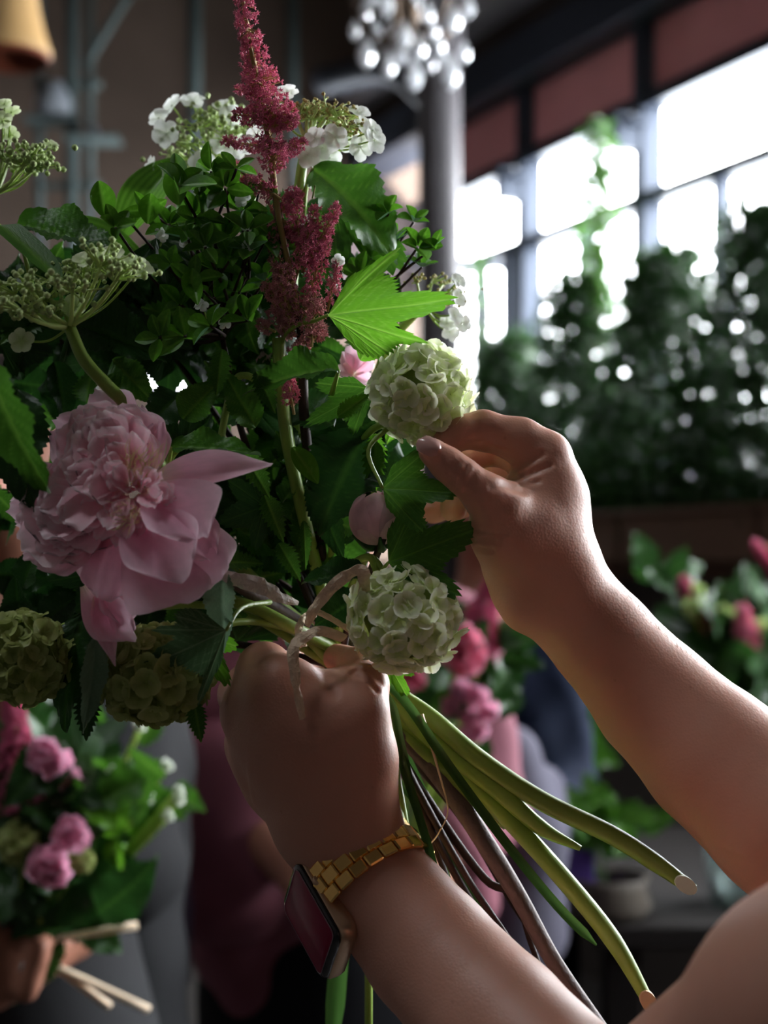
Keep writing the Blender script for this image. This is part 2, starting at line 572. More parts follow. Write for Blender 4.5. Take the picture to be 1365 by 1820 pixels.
# glazed wall on the right
wr = thing('wall_right', None, None, tuple(wall_pt(0, 0))); wr['kind'] = 'structure'
wbox('wall_panel', T0, T1 + .2, 0, Z_SILL, -0.15, 0, M_dark, wr)
wbox('wall_panel', -8.6, T0, 0, Z_CEIL, -0.15, 0, M_dark, wr)
wbox('wall_panel', T0, T1 + .2, Z_TOP + .12, Z_CEIL, -0.15, 0, M_ceil, wr)
wi = thing('window_1', None, None, tuple(wall_pt(0, Z_SILL))); wi['kind'] = 'structure'
wbox('beam', T0, T1, Z_TOP, Z_TOP + .16, -0.1, 0.12, M_steel, wi)
wbox('beam', T0, T1, Z_TOP + .32, Z_TOP + .44, 0.0, 0.16, plain('grey_beam', (0.25, 0.24, 0.26), 0.6), wi)
wbox('transom', T0, T1, Z_HEAD - .02, Z_HEAD + .03, -0.06, 0.02, M_steel, wi)
wbox('transom', T0, T1, Z_TRANS - .022, Z_TRANS + .022, -0.05, 0.02, M_steel, wi)
wbox('window_sill', T0, T1, Z_SILL - .05, Z_SILL, -0.15, 0.18, M_planter, wi)
t = 0.603 - 0.75 * 11
k = 0
while t < T1:
    if t > T0:
        wbox('mullion', t - .028, t + .028, Z_SILL, Z_TOP, -0.06, 0.03, M_steel, wi)
        wbox('red_panel', max(t - .75, T0) + .03, t - .03, Z_HEAD + .03, Z_TOP, -0.035, -0.02, M_red, wi)
        wbox('pane', max(t - .75, T0) + .02, t - .02, Z_TRANS + .02, Z_HEAD - .02, -.030, -.026, M_pane, wi)
        for a_ in (0, .375):
            wbox('pane', max(t - .75 + a_, T0) + .015, t - .375 + a_ - .015, Z_SILL, Z_TRANS - .02, -.030, -.026, M_pane, wi)
        wbox('glazing_bar', t - .375 - .014, t - .375 + .014, Z_SILL, Z_TRANS, -0.05, 0.01, M_steel, wi)
    t += 0.75
# window latches high on the mullions
for tt in (0.603, -0.147):
    wbox('latch', tt - .07, tt + .07, 2.98, 3.0, .03, .10, M_steel, wi)
    wbox('latch', tt - .02, tt + .02, 2.90, 3.02, .03, .13, M_steel, wi)
# open casement left of the first mullion
tc_ = 0.80
box('casement_bar', wall_pt(0.95, 2.72, 0.15), (0.26, 0.018, 0.02), M_steel, wi, Matrix.Rotation(math.radians(12), 3, 'Z'))
box('casement_bar', wall_pt(0.70, 2.42, 0.02), (0.022, 0.02, 0.32), M_steel, wi, R_W)

# steel column in front of the glazing
Vc, Qc = lathe_data((0.195, 5.0, 0), [(0.11, 0), (0.11, 0.12), (0.075, 0.16), (0.073, 3.3), (0.085, 3.34), (0.085, 3.4), (0.12, 3.5), (0.10, 3.55), (0.10, 4.25), (0.14, 4.4)], 32)
o = part('column', mesh('column', Vc, Qc, mat=M_column), None); o['kind'] = 'structure'
V1, Q1 = tube_data([(0.195, 5.0, 3.1), (0.02, 5.35, 3.35), (-0.25, 5.9, 3.5)], [0.05, 0.05, 0.06])
o = part('ceiling_brace', mesh('ceiling_brace', V1, Q1, mat=M_steel), None); o['kind'] = 'structure'
# plaster arch beside the column
pts = []
for i in range(15):
    a = math.pi * i / 14
    pts.append((-0.12 - 0.34 * math.cos(a), 2.62 + 0.62 * math.sin(a)))
V, Fc = [], []
for y in (6.30, 6.42):
    for x, z in pts: V.append((x, y, z))
n_ = len(pts)
for i in range(n_ - 1): Fc.append((i, i + 1, n_ + i + 1, n_ + i))
Fc.append(tuple(range(n_))); Fc.append(tuple(range(2 * n_ - 1, n_ - 1, -1)))
M_arch = plain('pinkish_plaster', (0.28, 0.22, 0.22), 0.8, var=.15)
o = part('trim_1', fixn(mesh('trim_1', V, Fc, smooth=False, mat=M_arch)), None); o['kind'] = 'structure'

# pipes and rack uprights against the back wall
rack = thing('steel_rack', 'green-grey steel rack frame standing against the brown wall at upper left', 'rack', (-1.3, 6.4, 0))
for px_, r_ in ((128, .03), (160, .018), (345, .032), (520, .025), (70, .02)):
    p0 = P(px_, 0, 6.4)
    V1, Q1 = tube_data([(p0.x, 6.4, 0.02), (p0.x, 6.4, 4.38)], [r_])
    part('upright', mesh('upright', V1, Q1, mat=M_greensteel), rack)
for a_, b_ in (((235, -20), (150, 120)), ((60, 150), (180, 150)), ((60, 330), (180, 330))):
    V1, Q1 = tube_data([P(*a_, 6.4), P(*b_, 6.4)], [.018])
    part('cross_bar', mesh('cross_bar', V1, Q1, mat=M_greensteel), rack)
M_white = plain('pale_ceramic', (0.2, 0.22, 0.25), 0.4)
for i_, (px_, py_, r_) in enumerate(((95, 180, .085), (165, 235, .03))):
    p = P(px_, py_, 6.36)
    sbox('shelf', (p.x - .12, 6.28, p.z - r_ - .012), (p.x + .12, 6.44, p.z - r_), M_greensteel, None, rack)
    Vb, Qb = lathe_data((p.x, p.y, p.z - r_), [(0.001, 0), (r_ * .8, 0), (r_, r_ * .9), (r_ * .6, r_ * 1.7), (r_ * .5, r_ * 2), (0.001, r_ * 2)], 16)
    o = part('jug', mesh('jug', Vb, Qb, mat=M_white), None)
    tag(o, ('large' if r_ > .05 else 'small') + ' pale blue-grey jug on the steel rack by the brown wall', 'jug')

# bell shaped pendant, upper left
p = P(18, 100, 3.2)
Vb, Qb = lathe_data((p.x, p.y, p.z), [(0.088, 0), (0.092, 0.008), (0.088, 0.02), (0.078, 0.05), (0.066, 0.10), (0.056, 0.16), (0.045, 0.21), (0.02, 0.235), (0.001, 0.24)], 40)
bell = thing('pendant_lamp', 'tan bell-shaped pendant shade hanging at the upper left', 'lamp', (p.x, p.y, p.z))
part('shade', mesh('shade', Vb, Qb, mat=plain('tan_shade', (0.36, 0.22, 0.09), 0.6)), bell)
Vb, Qb = lathe_data((p.x, p.y, p.z - .012), [(0.001, 0.03), (0.08, 0.03), (0.084, 0.0), (0.09, 0.012)], 40)
part('rim', mesh('rim', Vb, Qb, mat=plain('red_brown_rim', (0.16, 0.04, 0.02), 0.6)), bell)
V1, Q1 = tube_data([(p.x, p.y, p.z + .235), (p.x, p.y, Z_CEIL)], [.004])
part('cord', mesh('cord', V1, Q1, mat=M_steel), bell)

# crystal chandelier, top centre
cc = P(722, 40, 2.6)
ch = thing('chandelier', 'crystal chandelier with hanging glass drops in front of the grey column', 'chandelier', tuple(cc))
M_br = plain('dark_bronze', (0.10, 0.07, 0.05), 0.4, metal=0.8)
M_cry, nt, N, L, B, O = new_mat('whitened_cut_glass')
B.inputs['Base Color'].default_value = (0.93, 0.96, 1, 1); B.inputs['Roughness'].default_value = 0.03
B.inputs['Transmission Weight'].default_value = 0.25; B.inputs['IOR'].default_value = 1.55; B.inputs['Coat Weight'].default_value = 0.5  # mostly opaque white body stands in for window light refracted in the drops
Vb, Qb = lathe_data((cc.x, cc.y, cc.z - .02), [(0.001, -.03), (.02, -.02), (.008, 0), (.03, .03), (.012, .07), (.008, .2), (.02, .25), (.006, .3), (.006, Z_CEIL - cc.z)], 14)
part('centre_post', mesh('centre_post', Vb, Qb, mat=M_br), ch)
for i in range(6):
    a = i * math.pi / 3 + .3
    d = Vector((math.cos(a), math.sin(a), 0))
    V1, Q1 = tube_data([cc + Vector((0, 0, .02)), cc + d * .05 + Vector((0, 0, -.03)), cc + d * .095 + Vector((0, 0, .01)), cc + d * .10 + Vector((0, 0, .05))], [.004])
    part('arm', mesh('arm', V1, Q1, mat=M_br), ch)


def drop_data(r, h):
    V, Q = [], []
    prof = [(0, h), (.35, h * .75), (.8, h * .4), (1, h * .1), (.75, -h * .2), (0, -h * .45)]
    return lathe_data((0, 0, 0), [(max(a * r, 1e-4), b) for a, b in prof], 7)


dm = {}
for i, (px_, py_, s_, dy) in enumerate(((648, 28, 13, 0), (684, 14, 19, -.03), (714, 28, 14, .02), (735, 12, 17, 0), (806, 42, 17, 0), (650, 105, 19, .01), (690, 125, 15, -.04), (712, 105, 14, 0),
                                        (718, 72, 16, -.05), (745, 92, 15, 0), (735, 145, 18, 0), (800, 140, 20, -.05), (788, 115, 13, .04), (668, 60, 13, .07), (700, 55, 15, .08), (770, 60, 13, .06), (825, 100, 13, .07),
                                        (760, 30, 14, .05), (780, 85, 12, -.02), (630, 60, 12, .04), (832, 20, 13, 0), (660, 0, 14, .03), (765, 118, 12, .05))):
    r_ = s_ * 2.6 / F
    V, Q = drop_data(r_ * .85, r_ * 2.3)
    me = mesh('crystal_drop', V, Q, smooth=False, mat=M_cry)
    o = link('crystal_drop', me); put(o, ch, Matrix.Translation(P(px_, py_, 2.6 + dy)))

# planters and indoor hedge along the glazing
M_hedge = organic('hedge_leaf', (0.012, 0.05, 0.009), (0.034, 0.11, 0.016), trans=0.25, rough=0.35, bump=0, rand=0.2, spec=0.6)
M_stem_d = plain('dark_bark', (0.05, 0.035, 0.02), 0.8)


def shrub(name, label, tc, half, ztop, n, seed, zb=1.62, size=.05, taper=1.5, col=None, group=None):
    rnd = random.Random(seed)
    base = wall_pt(tc, zb, .20)
    th = thing(name, label, 'plant', tuple(base), group)
    V, Fc, at = [], [], []
    for i in range(n):
        h = rnd.random() ** taper if rnd.random() > .0 else 0
        w = half * (1 - .55 * h * h) * math.sqrt(rnd.random())
        a = rnd.random() * 2 * math.pi
        c = wall_pt(tc + w * math.cos(a), zb - .03 + h * (ztop - zb), .20 + w * .45 * math.sin(a))
        d = Vector((rnd.gauss(0, 1), rnd.gauss(0, 1), rnd.gauss(.3, .8))).normalized()
        s = d.cross(Vector((rnd.gauss(0, 1), rnd.gauss(0, 1), rnd.gauss(0, 1)))).normalized()
        Ln = size * rnd.uniform(.6, 1.3); W = Ln * .2
        nn = d.cross(s) * (Ln * .08)
        b = len(V)
        V += [c, c + d * Ln * .5 + s * W + nn, c + d * Ln, c + d * Ln * .5 - s * W + nn, c + d * Ln * .5]
        q = rnd.random(); at += [q] * 5
        Fc += [(b, b + 1, b + 4), (b + 1, b + 2, b + 4), (b + 2, b + 3, b + 4), (b + 3, b, b + 4)]
    part('foliage', mesh('foliage', V, Fc, smooth=False, attrs={'vein': at}, mat=col or M_hedge), th, kind='stuff')
    for j in range(4):
        q = wall_pt(tc + rnd.uniform(-.5, .5) * half, zb + (ztop - zb) * rnd.uniform(.6, .9), .2)
        V1, Q1 = tube_data([base - Vector((0, 0, .1)), (base + q) / 2 + Vector((rnd.uniform(-.03, .03), 0, 0)), q], [.008, .003], sides=5)
        part('stem', mesh('stem', V1, Q1, mat=M_stem_d), th)
    return th


shrub('potted_shrub', 'dark leafy shrub at the window, just right of the upper hand', .42, .30, 2.36, 6000, 1)
shrub('potted_shrub', 'dark bushy shrub at the window between the two middle mullions', -.02, .32, 2.50, 7000, 2)
shrub('potted_shrub', 'dense dark shrub at the window above the forearm', -.50, .34, 2.5, 8000, 3)
shrub('potted_shrub', 'dense dark shrub at the window reaching the right edge', -.98, .36, 2.55, 8500, 4)
shrub('potted_shrub', 'dark shrub at the window cut by the right edge', -1.45, .34, 2.55, 6500, 5)
M_hedge2 = organic('hedge_leaf_light', (0.04, 0.12, 0.02), (0.09, 0.2, 0.04), trans=0.35, rough=0.35, bump=0, rand=0.2)
shrub('climbing_plant', 'tall thin climber rising up the window mullion above the shrubs', -.16, .12, 3.0, 700, 6, zb=2.3, taper=.9, col=M_hedge2)
shrub('climbing_plant', 'short sprig of green climber near the left mullion', .62, .10, 2.75, 160, 7, zb=2.2, col=M_hedge2)
t = -1.8
i = 0
LB = ('brown planter box under the shrub near the upper hand', 'brown planter box on the window ledge above the wrist', 'brown planter box on the ledge above the forearm',
      'brown planter box on the ledge at the right edge')
for i in range(4):
    t0 = .72 - i * .62
    pl = thing('planter_box', LB[i], 'planter', tuple(wall_pt(t0 - .3, 1.56, .2)))
    wbox('trough', t0 - .6, t0, 1.5, 1.64, .04, .38, M_planter, pl, bev=.008)
    wbox('rim', t0 - .605, t0 + .005, 1.64, 1.66, .03, .39, M_planter, pl, bev=.004)
# ------------------------------------------------------------------ the florist's arms (one continuous body)
def C(a, b, k=None, ax=None, s=None):
    """capsule from pixel circles (px, py, Y, r_px)"""
    p = [P(a[0], a[1], a[2]), P(b[0], b[1], b[2]), a[3] * a[2] / F, b[3] * b[2] / F]
    if k or ax is not None: p.append(k)
    if ax is not None: p += [tuple(ax), s]
    return tuple(p)


M_skin = skin_mat('skin', (0.56, 0.285, 0.21))
pr = []


def chain(*q, k=None):
    for a, b in zip(q, q[1:]):
        pr.append(C(a, b, k))


# right forearm, wrist, back of the hand
chain((985, 1042, .600, 90), (1072, 1138, .602, 92), (1165, 1245, .600, 108), (1268, 1345, .590, 126), (1400, 1455, .575, 145), (1600, 1640, .56, 150), k=.003)
chain((985, 1042, .600, 88), (958, 965, .597, 84), k=.006)
chain((958, 965, .597, 74), (972, 880, .592, 58), (966, 812, .590, 44), k=.014)       # index metacarpal
chain((958, 965, .610, 74), (970, 880, .612, 55), (972, 822, .613, 40), k=.014)       # middle metacarpal
chain((955, 970, .622, 70), (955, 890, .630, 52), (958, 845, .634, 36), k=.014)       # ring metacarpal
chain((955, 975, .632, 62), (940, 905, .645, 46), (942, 868, .652, 32), k=.014)       # little metacarpal
chain((925, 1000, .592, 62), (898, 940, .578, 54), (888, 903, .570, 44), k=.012)      # ball of the thumb
chain((888, 903, .570, 42), (862, 880, .566, 37), (822, 846, .563, 31), k=.004)       # thumb
chain((822, 846, .563, 30), (796, 826, .562, 29), (768, 803, .561, 25), k=.003)
chain((940, 930, .600, 44), (905, 930, .59, 40), k=.010)                                # web of the thumb
# index finger
chain((972, 808, .590, 40), (925, 783, .588, 38), (858, 765, .586, 35), k=.004)
chain((858, 765, .586, 34), (822, 768, .582, 29), (800, 782, .580, 26), k=.003)
chain((800, 782, .580, 26), (778, 800, .578, 22), k=.002)
# middle finger, curled behind
chain((972, 825, .613, 38), (912, 800, .615, 33), (868, 796, .617, 31), k=.004)
chain((868, 796, .617, 30), (838, 810, .612, 27), (822, 822, .606, 25), k=.003)
# ring finger
chain((958, 848, .634, 34), (900, 838, .640, 31), (846, 838, .645, 29), k=.004)
chain((846, 838, .645, 28), (812, 868, .642, 26), (806, 905, .636, 24), k=.003)
# little finger
chain((942, 870, .652, 30), (880, 880, .665, 28), (815, 895, .672, 26), k=.004)
chain((815, 895, .672, 25), (770, 905, .668, 23), (742, 908, .662, 21), k=.003)
# small tendon and bone modelling: wrist bone, thumb tendon
chain((1005, 1005, .590, 30), (960, 930, .580, 28), k=.015)
chain((930, 1080, .592, 36), (915, 1062, .596, 28), k=.010)
# right upper arm and shoulder, off frame
SR = Vector((0.43, 0.45, 1.44)); SL = Vector((0.165, 0.29, 1.44))
eR = P(1600, 1640, .56); eL = P(1100, 2035, .49)
pr.append((eR, SR, .034, .045, .02))
# left forearm
chain((600, 1478, .590, 94), (650, 1550, .584, 102), (765, 1692, .565, 116), (885, 1822, .540, 130), (1100, 2035, .49, 140), k=.003)
mid = P(1465, 1795, .40)
pr.append((eL, mid, 140 * .49 / F, 200 * .40 / F, .02))
pr.append((mid, SL, 200 * .40 / F, .045, .02))
# left hand, back towards the camera
chain((600, 1478, .590, 90), (588, 1425, .588, 84), k=.006)
chain((620, 1430, .582, 62), (640, 1345, .574, 50), (640, 1262, .572, 42), k=.016)     # thumb metacarpal
chain((640, 1262, .572, 40), (655, 1215, .580, 33), k=.008)
chain((655, 1215, .580, 32), (640, 1182, .600, 30), (600, 1170, .622, 26), k=.004)      # thumb wraps the stems
chain((590, 1420, .580, 74), (548, 1305, .574, 66), (500, 1222, .574, 52), k=.02)       # index metacarpal
chain((578, 1420, .590, 74), (505, 1310, .588, 66), (450, 1262, .592, 48), k=.02)       # middle
chain((572, 1420, .604, 70), (490, 1345, .608, 56), (452, 1322, .615, 38), k=.02)       # ring
chain((572, 1425, .616, 60), (505, 1390, .626, 46), (480, 1372, .636, 32), k=.02)       # little
chain((600, 1270, .590, 50), (570, 1330, .590, 60), k=.02)                                # filled web
# fingers bend away round the stems
chain((500, 1222, .574, 50), (470, 1190, .596, 42), (468, 1182, .625, 38), k=.008)
chain((468, 1182, .625, 36), (520, 1192, .660, 32), (580, 1205, .668, 30), k=.004)
chain((580, 1205, .668, 29), (625, 1205, .655, 26), k=.003)
chain((450, 1262, .592, 46), (432, 1235, .622, 38), (450, 1225, .650, 34), k=.008)
chain((450, 1225, .650, 33), (520, 1245, .682, 31), (590, 1255, .684, 29), (635, 1255, .668, 26), k=.004)
chain((452, 1322, .615, 38), (450, 1290, .645, 35), (470, 1280, .672, 32), k=.006)
chain((470, 1280, .672, 31), (540, 1300, .698, 29), (610, 1305, .690, 27), (640, 1300, .675, 24), k=.004)
chain((480, 1372, .636, 32), (480, 1345, .665, 29), (500, 1335, .690, 27), k=.006)
chain((500, 1335, .690, 26), (560, 1350, .705, 25), (620, 1352, .690, 22), k=.004)
# shoulders joined under the garment
CH = (SR + SL) / 2 + Vector((.02, -.05, -.09))
pr.append((SR, CH, .045, .05, .02)); pr.append((SL, CH, .045, .05, .02))


person = thing('person', 'two bare forearms of a person holding the bouquet, gold watch on the wrist', 'person', tuple(CH))
body_me = sdf_mesh('body', pr, 0.00135, M_skin, k=.006)
CREASES = [  # (pixel polyline on the skin, depth, width m, amount m)
    ([(798, 862), (806, 838), (818, 818)], .552, .0009, .0006), ([(812, 870), (820, 846), (832, 826)], .553, .0009, .0007), ([(826, 880), (834, 856), (846, 838)], .554, .0009, .0006),
    ([(905, 838), (935, 822), (965, 805)], .572, .0013, .0014), ([(915, 850), (950, 838), (980, 825)], .574, .0012, .0010), ([(925, 862), (955, 856)], .576, .0010, .0008),
    ([(860, 790), (885, 800), (905, 806)], .573, .0012, .0009), ([(872, 868), (895, 862), (930, 872)], .562, .0016, .0010),
    ([(838, 942), (862, 950), (895, 950)], .570, .0010, .0010), ([(842, 958), (868, 962), (885, 962)], .571, .0009, .0008), ([(850, 975), (875, 978)], .572, .0009, .0007),
    ([(560, 1160), (585, 1215), (598, 1232)], .574, .0018, .0008), ([(640, 1192), (662, 1200), (676, 1216)], .566, .0010, .0009), ([(636, 1202), (656, 1210), (670, 1228)], .566, .0009, .0008)]


def crease(me):
    n = len(me.vertices)
    co = np.empty(n * 3, np.float32); me.vertices.foreach_get('co', co); co = co.reshape(-1, 3)
    no = np.empty(n * 3, np.float32); me.vertices.foreach_get('normal', no); no = no.reshape(-1, 3)
    # silhouette-plane distance, only on the side facing the crease
    for pl, Yc, w, a in CREASES:
        best = np.full(n, 1.0, np.float32)
        for p, q in zip(pl, pl[1:]):
            A = np.array(P(*p, Yc)); B_ = np.array(P(*q, Yc)); d = B_ - A
            R = co - A; t = np.clip(R @ d / (d @ d), 0, 1)
            g = R - t[:, None] * d
            g[:, 1] *= .12
            g[np.abs(co[:, 1] - Yc) > .03] = 1
            best = np.minimum(best, np.linalg.norm(g, axis=1))
        amt = a * np.exp(-(best / w) ** 2) * (no[:, 1] < -.1) - a * .3 * np.exp(-((best - 2 * w) / w) ** 2) * (no[:, 1] < -.1)
        co = co - no * amt[:, None]
    me.vertices.foreach_set('co', co.ravel().astype(np.float32)); me.update()


crease(body_me)
part('body', body_me, person)
# thumb nail
def nail(name, c, d, nrm, L_, W_):
    V, Fc = [], []
    M = frame(c, c + d * L_, nrm, 1, 1)
    for i in range(7):
        for j in range(7):
            u = i / 6 * 2 - 1; v = j / 6
            w = W_ / L_ * (1 - .25 * (2 * v - 1) ** 4) * .5
            rim = math.sqrt(max(0, 1 - (2 * v - 1) ** 8))
            V.append(M @ Vector((u * w * (.55 + .45 * rim), v, .14 - .20 * u * u - .10 * (2 * v - 1) ** 2)))
    for i in range(6):
        for j in range(6):
            a = i * 7 + j
            Fc.append((a, a + 7, a + 8, a + 1))
    return part(name, mesh(name, V, Fc, mat=M_nail), person)


M_nail = plain('nail', (0.58, 0.33, 0.29), 0.25, var=.03, coat=.4)
nail('thumb_nail', P(780, 800, .5528), (P(746, 784, .5552) - P(780, 800, .5528)).normalized(), Vector((-.25, -1, .45)), .0095, .0078)
# fine hairs along the upper edge of the forearm
rnd = random.Random(5)
V, Fc = [], []
axp = [(1000, 985), (1060, 985), (1150, 1085), (1245, 1172), (1375, 1268)]
for i in range(260):
    s = rnd.random() * 2.98 + 1
    k = int(s); f = s - k
    px_ = axp[k][0] + (axp[min(k + 1, 4)][0] - axp[k][0]) * f; py_ = axp[k][1] + (axp[min(k + 1, 4)][1] - axp[k][1]) * f
    py_ += rnd.uniform(0, 26)
    Y = .60 - (px_ - 1000) / 375 * .015 - .004
    p = P(px_ - 3, py_ + 4, Y)
    d = Vector((-.25 + rnd.gauss(0, .3), rnd.gauss(-.2, .5), .55 + rnd.gauss(0, .2))).normalized() * rnd.uniform(.002, .0042)
    w = Vector((.00006, 0, .00003))
    b = len(V); V += [p - w, p + w, p + d]; Fc.append((b, b + 1, b + 2))
part('arm_hair', mesh('arm_hair', V, Fc, mat=plain('pale_hair', (.8, .6, .45), .5)), person, kind='stuff')
# dark sleeveless top, off frame to the right
M_top = plain('dark_top', (0.02, 0.02, 0.025), 0.8)
tp = [(SR + Vector((0, 0, .0)), CH, .055, .075), (SL, CH, .055, .075), (CH, CH + Vector((.03, -.06, -.42)), .095, .12), (CH + Vector((-.03, -.03, -.05)), CH + Vector((.0, -.05, -.4)), .09, .11)]
part('sleeveless_top', sdf_mesh('sleeveless_top', tp, .008, M_top, k=.04), person)

# ------------------------------------------------------------------ wristwatch
ua = Vector((.46, -.60, -.62)).normalized()               # along the arm towards the elbow
wc = P(566, 1632, .572)
na = Vector((-.877, -.466, -.12)); na = (na - ua * na.dot(ua)).normalized()
wa = na.cross(ua).normalized()
if wa.z > 0: wa = -wa
Rw = Matrix((ua, wa, na)).transposed()
watch = thing('wristwatch', 'gold square wristwatch with dark red face and link bracelet on the left wrist', 'watch', tuple(wc))
M_case = plain('gold_aluminium', (0.62, 0.42, 0.28), 0.34, metal=0.75, var=.03)
M_glass = plain('black_glass', (0.006, 0.006, 0.008), 0.08, var=0, spec=.6)
M_face = plain('dark_red_screen', (0.24, 0.004, 0.04), 0.3, var=.35, scale=30, spec=.2)


def rrect(w, h, r, n=6):
    q = []
    for cx, cy, a0 in ((w - r, h - r, 0), (-w + r, h - r, 90), (-w + r, -h + r, 180), (w - r, -h + r, 270)):
        for i in range(n + 1):
            a = math.radians(a0 + 90 * i / n)
            q.append((cx + r * math.cos(a), cy + r * math.sin(a)))
    return q


def rounded(name, layers, mat, parent, r):
    """stack of rounded rectangles (half width, half height, z)"""
    V, Fc = [], []
    m = 0
    for w, h, z in layers:
        q = rrect(w, h, r * min(1, w / layers[0][0] + .0)); m = len(q)
        V += [wc + Rw @ Vector((x, y, z)) for x, y in q]
    for i in range(len(layers) - 1):
        for k in range(m):
            k2 = (k + 1) % m
            Fc.append((i * m + k, i * m + k2, (i + 1) * m + k2, (i + 1) * m + k))
    Fc.append(tuple(range((len(layers) - 1) * m, len(layers) * m))); Fc.append(tuple(range(m - 1, -1, -1)))
    return part(name, fixn(mesh(name, V, Fc, mat=mat)), parent)


hw, hh = .0205, .0165
case_ = rounded('case', [(hw - .003, hh - .003, -.0060), (hw - .0006, hh - .0006, -.0045), (hw, hh, -.002), (hw, hh, .0015), (hw - .0006, hh - .0006, .0028)], M_case, watch, .0055)
glass_ = rounded('glass', [(hw - .0006, hh - .0006, .0028), (hw - .0012, hh - .0012, .0040), (hw - .0030, hh - .0030, .0046)], M_glass, watch, .0050)
rounded('screen', [(hw - .0035, hh - .0026, .0045), (hw - .0036, hh - .0027, .0048)], M_face, glass_, .0030)
rim_ = rrect(hw - .0034, hh - .0025, .0030)
V, Q = tube_data([wc + Rw @ Vector((x, y, .0048)) for x, y in rim_] + [wc + Rw @ Vector((rim_[0][0], rim_[0][1], .0048))], [.00016], sides=5, n=1)
part('screen_edge', mesh('screen_edge', V, Q, mat=plain('grey_edge', (.35, .28, .32), .4)), watch)
V, Q = lathe_data(wc + Rw @ Vector((-hw, 0, 0)), [(.0001, .0022), (.0028, .0022), (.0032, .0016), (.0032, -.001)], 16, axis=-ua)
V, Q = lathe_data(wc + Rw @ Vector((-.006, -hh, 0)), [(.0001, .0020), (.0026, .0020), (.0030, .0014), (.0030, -.001)], 16, axis=-wa)
part('crown', mesh('crown', V, Q, mat=M_case), case_)
# bracelet: three rows of links round the wrist
bc = P(652, 1566, .584)
ub = (ua + Vector((.05, .15, .05))).normalized()
a0 = (wc - bc); a0 = (a0 - ub * a0.dot(ub)).normalized()
b0 = ub.cross(a0).normalized()
if b0.y > 0: b0 = -b0
RB = .0276
NL = 25
lm = {}
for row, w_, off in ((-1, .0040, 0), (0, .0046, .5), (1, .0040, 0)):
    V, Fc = box_data((0, 0, 0), (w_ * .5 * 1.36, RB * math.pi / NL * .97, .0012), None, .0006)
    lm[row] = fixn(mesh('bracelet_link', V, Fc, smooth=False, mat=M_gold))
for row, w_, off in ((-1, .0040, 0), (0, .0046, .5), (1, .0040, 0)):
    for i in range(NL):
        a = 2 * math.pi * (i + off) / NL
        if a > 2 * math.pi - .62 or a < .62: continue
        r_ = a0 * math.cos(a) + b0 * math.sin(a); t_ = -a0 * math.sin(a) + b0 * math.cos(a)
        z_ = r_; x_ = t_.cross(z_).normalized()
        M = Matrix((x_, t_, z_)).transposed().to_4x4()
        flare = 1 + .0
        M.translation = bc + r_ * (RB + row * .0007) + ub * (row * .0060 - .0012)
        o = link('bracelet_link', lm[row]); put(o, watch, M)
# ------------------------------------------------------------------ plant materials
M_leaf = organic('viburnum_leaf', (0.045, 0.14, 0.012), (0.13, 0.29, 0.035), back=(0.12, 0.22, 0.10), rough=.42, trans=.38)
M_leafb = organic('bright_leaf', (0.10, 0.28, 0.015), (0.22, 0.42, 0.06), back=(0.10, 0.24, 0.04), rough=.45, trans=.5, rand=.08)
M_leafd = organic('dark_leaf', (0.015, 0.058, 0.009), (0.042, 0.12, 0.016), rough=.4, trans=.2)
M_leafp = organic('pale_leaf_underside', (0.20, 0.33, 0.20), (0.30, 0.44, 0.28), rough=.6, trans=.3, rand=.1)
M_leafq = organic('grey_green_leaf', (0.06, 0.13, 0.05), (0.20, 0.30, 0.16), rough=.6, trans=.25, rand=.05)
M_leafs = organic('small_smooth_leaf', (0.07, 0.22, 0.010), (0.17, 0.40, 0.04), back=(0.11, 0.25, 0.12), rough=.32, trans=.35, spec=.6)
M_stem = organic('green_stem', (0.30, 0.45, 0.07), (0.60, 0.72, 0.28), rough=.42, trans=.12, spec=.6, bump=.4, nscale=14)
M_stemd = plain('dark_green_stem', (0.03, 0.09, 0.02), .45)
M_twig = plain('brown_twig', (0.13, 0.085, 0.065), .6, var=.45, scale=90, bump=.5, bscale=300)
M_twigd = plain('dark_twig', (0.035, 0.018, 0.015), .65, var=.4, scale=90, bump=.4, bscale=300)
M_twiggrey = plain('grey_brown_bark', (0.12, 0.085, 0.08), .6, var=.4, scale=70, bump=.5, bscale=250)
M_astilbe = organic('astilbe_pink', (0.58, 0.10, 0.22), (0.88, 0.38, 0.50), rough=.6, trans=.32, bump=0, rand=.06)
M_astilbe2 = organic('astilbe_faded', (0.45, 0.12, 0.16), (0.75, 0.36, 0.38), rough=.6, trans=.2, bump=0, rand=.06)
M_asty = organic('astilbe_stalk', (0.42, 0.30, 0.10), (0.5, 0.36, 0.16), rough=.6, trans=.1, bump=0)
M_petal = organic('peony_petal', (0.95, 0.44, 0.61), (1.0, 0.78, 0.87), rough=.5, trans=.42, bump=.1, nscale=7, rand=.04, attr2='root', col2=(0.84, 0.72, 0.55))
M_petin = organic('peony_inner_petal', (0.95, 0.40, 0.53), (1.0, 0.86, 0.90), rough=.5, trans=.42, bump=.1, nscale=7, rand=.06, attr2='root', col2=(0.90, 0.78, 0.58))
M_cream = organic('snowball_floret', (0.70, 0.82, 0.30), (0.96, 0.97, 0.80), rough=.5, trans=.4, bump=.1, nscale=5, rand=.08, attr='rim')
M_olive = organic('green_snowball_floret', (0.30, 0.38, 0.09), (0.48, 0.54, 0.20), rough=.5, trans=.35, bump=.1, nscale=5, rand=.12, attr='rim')
M_whitef = organic('white_floret', (0.86, 0.90, 0.80), (0.93, 0.94, 0.92), rough=.5, trans=.35, bump=0, rand=.03, attr='rim')
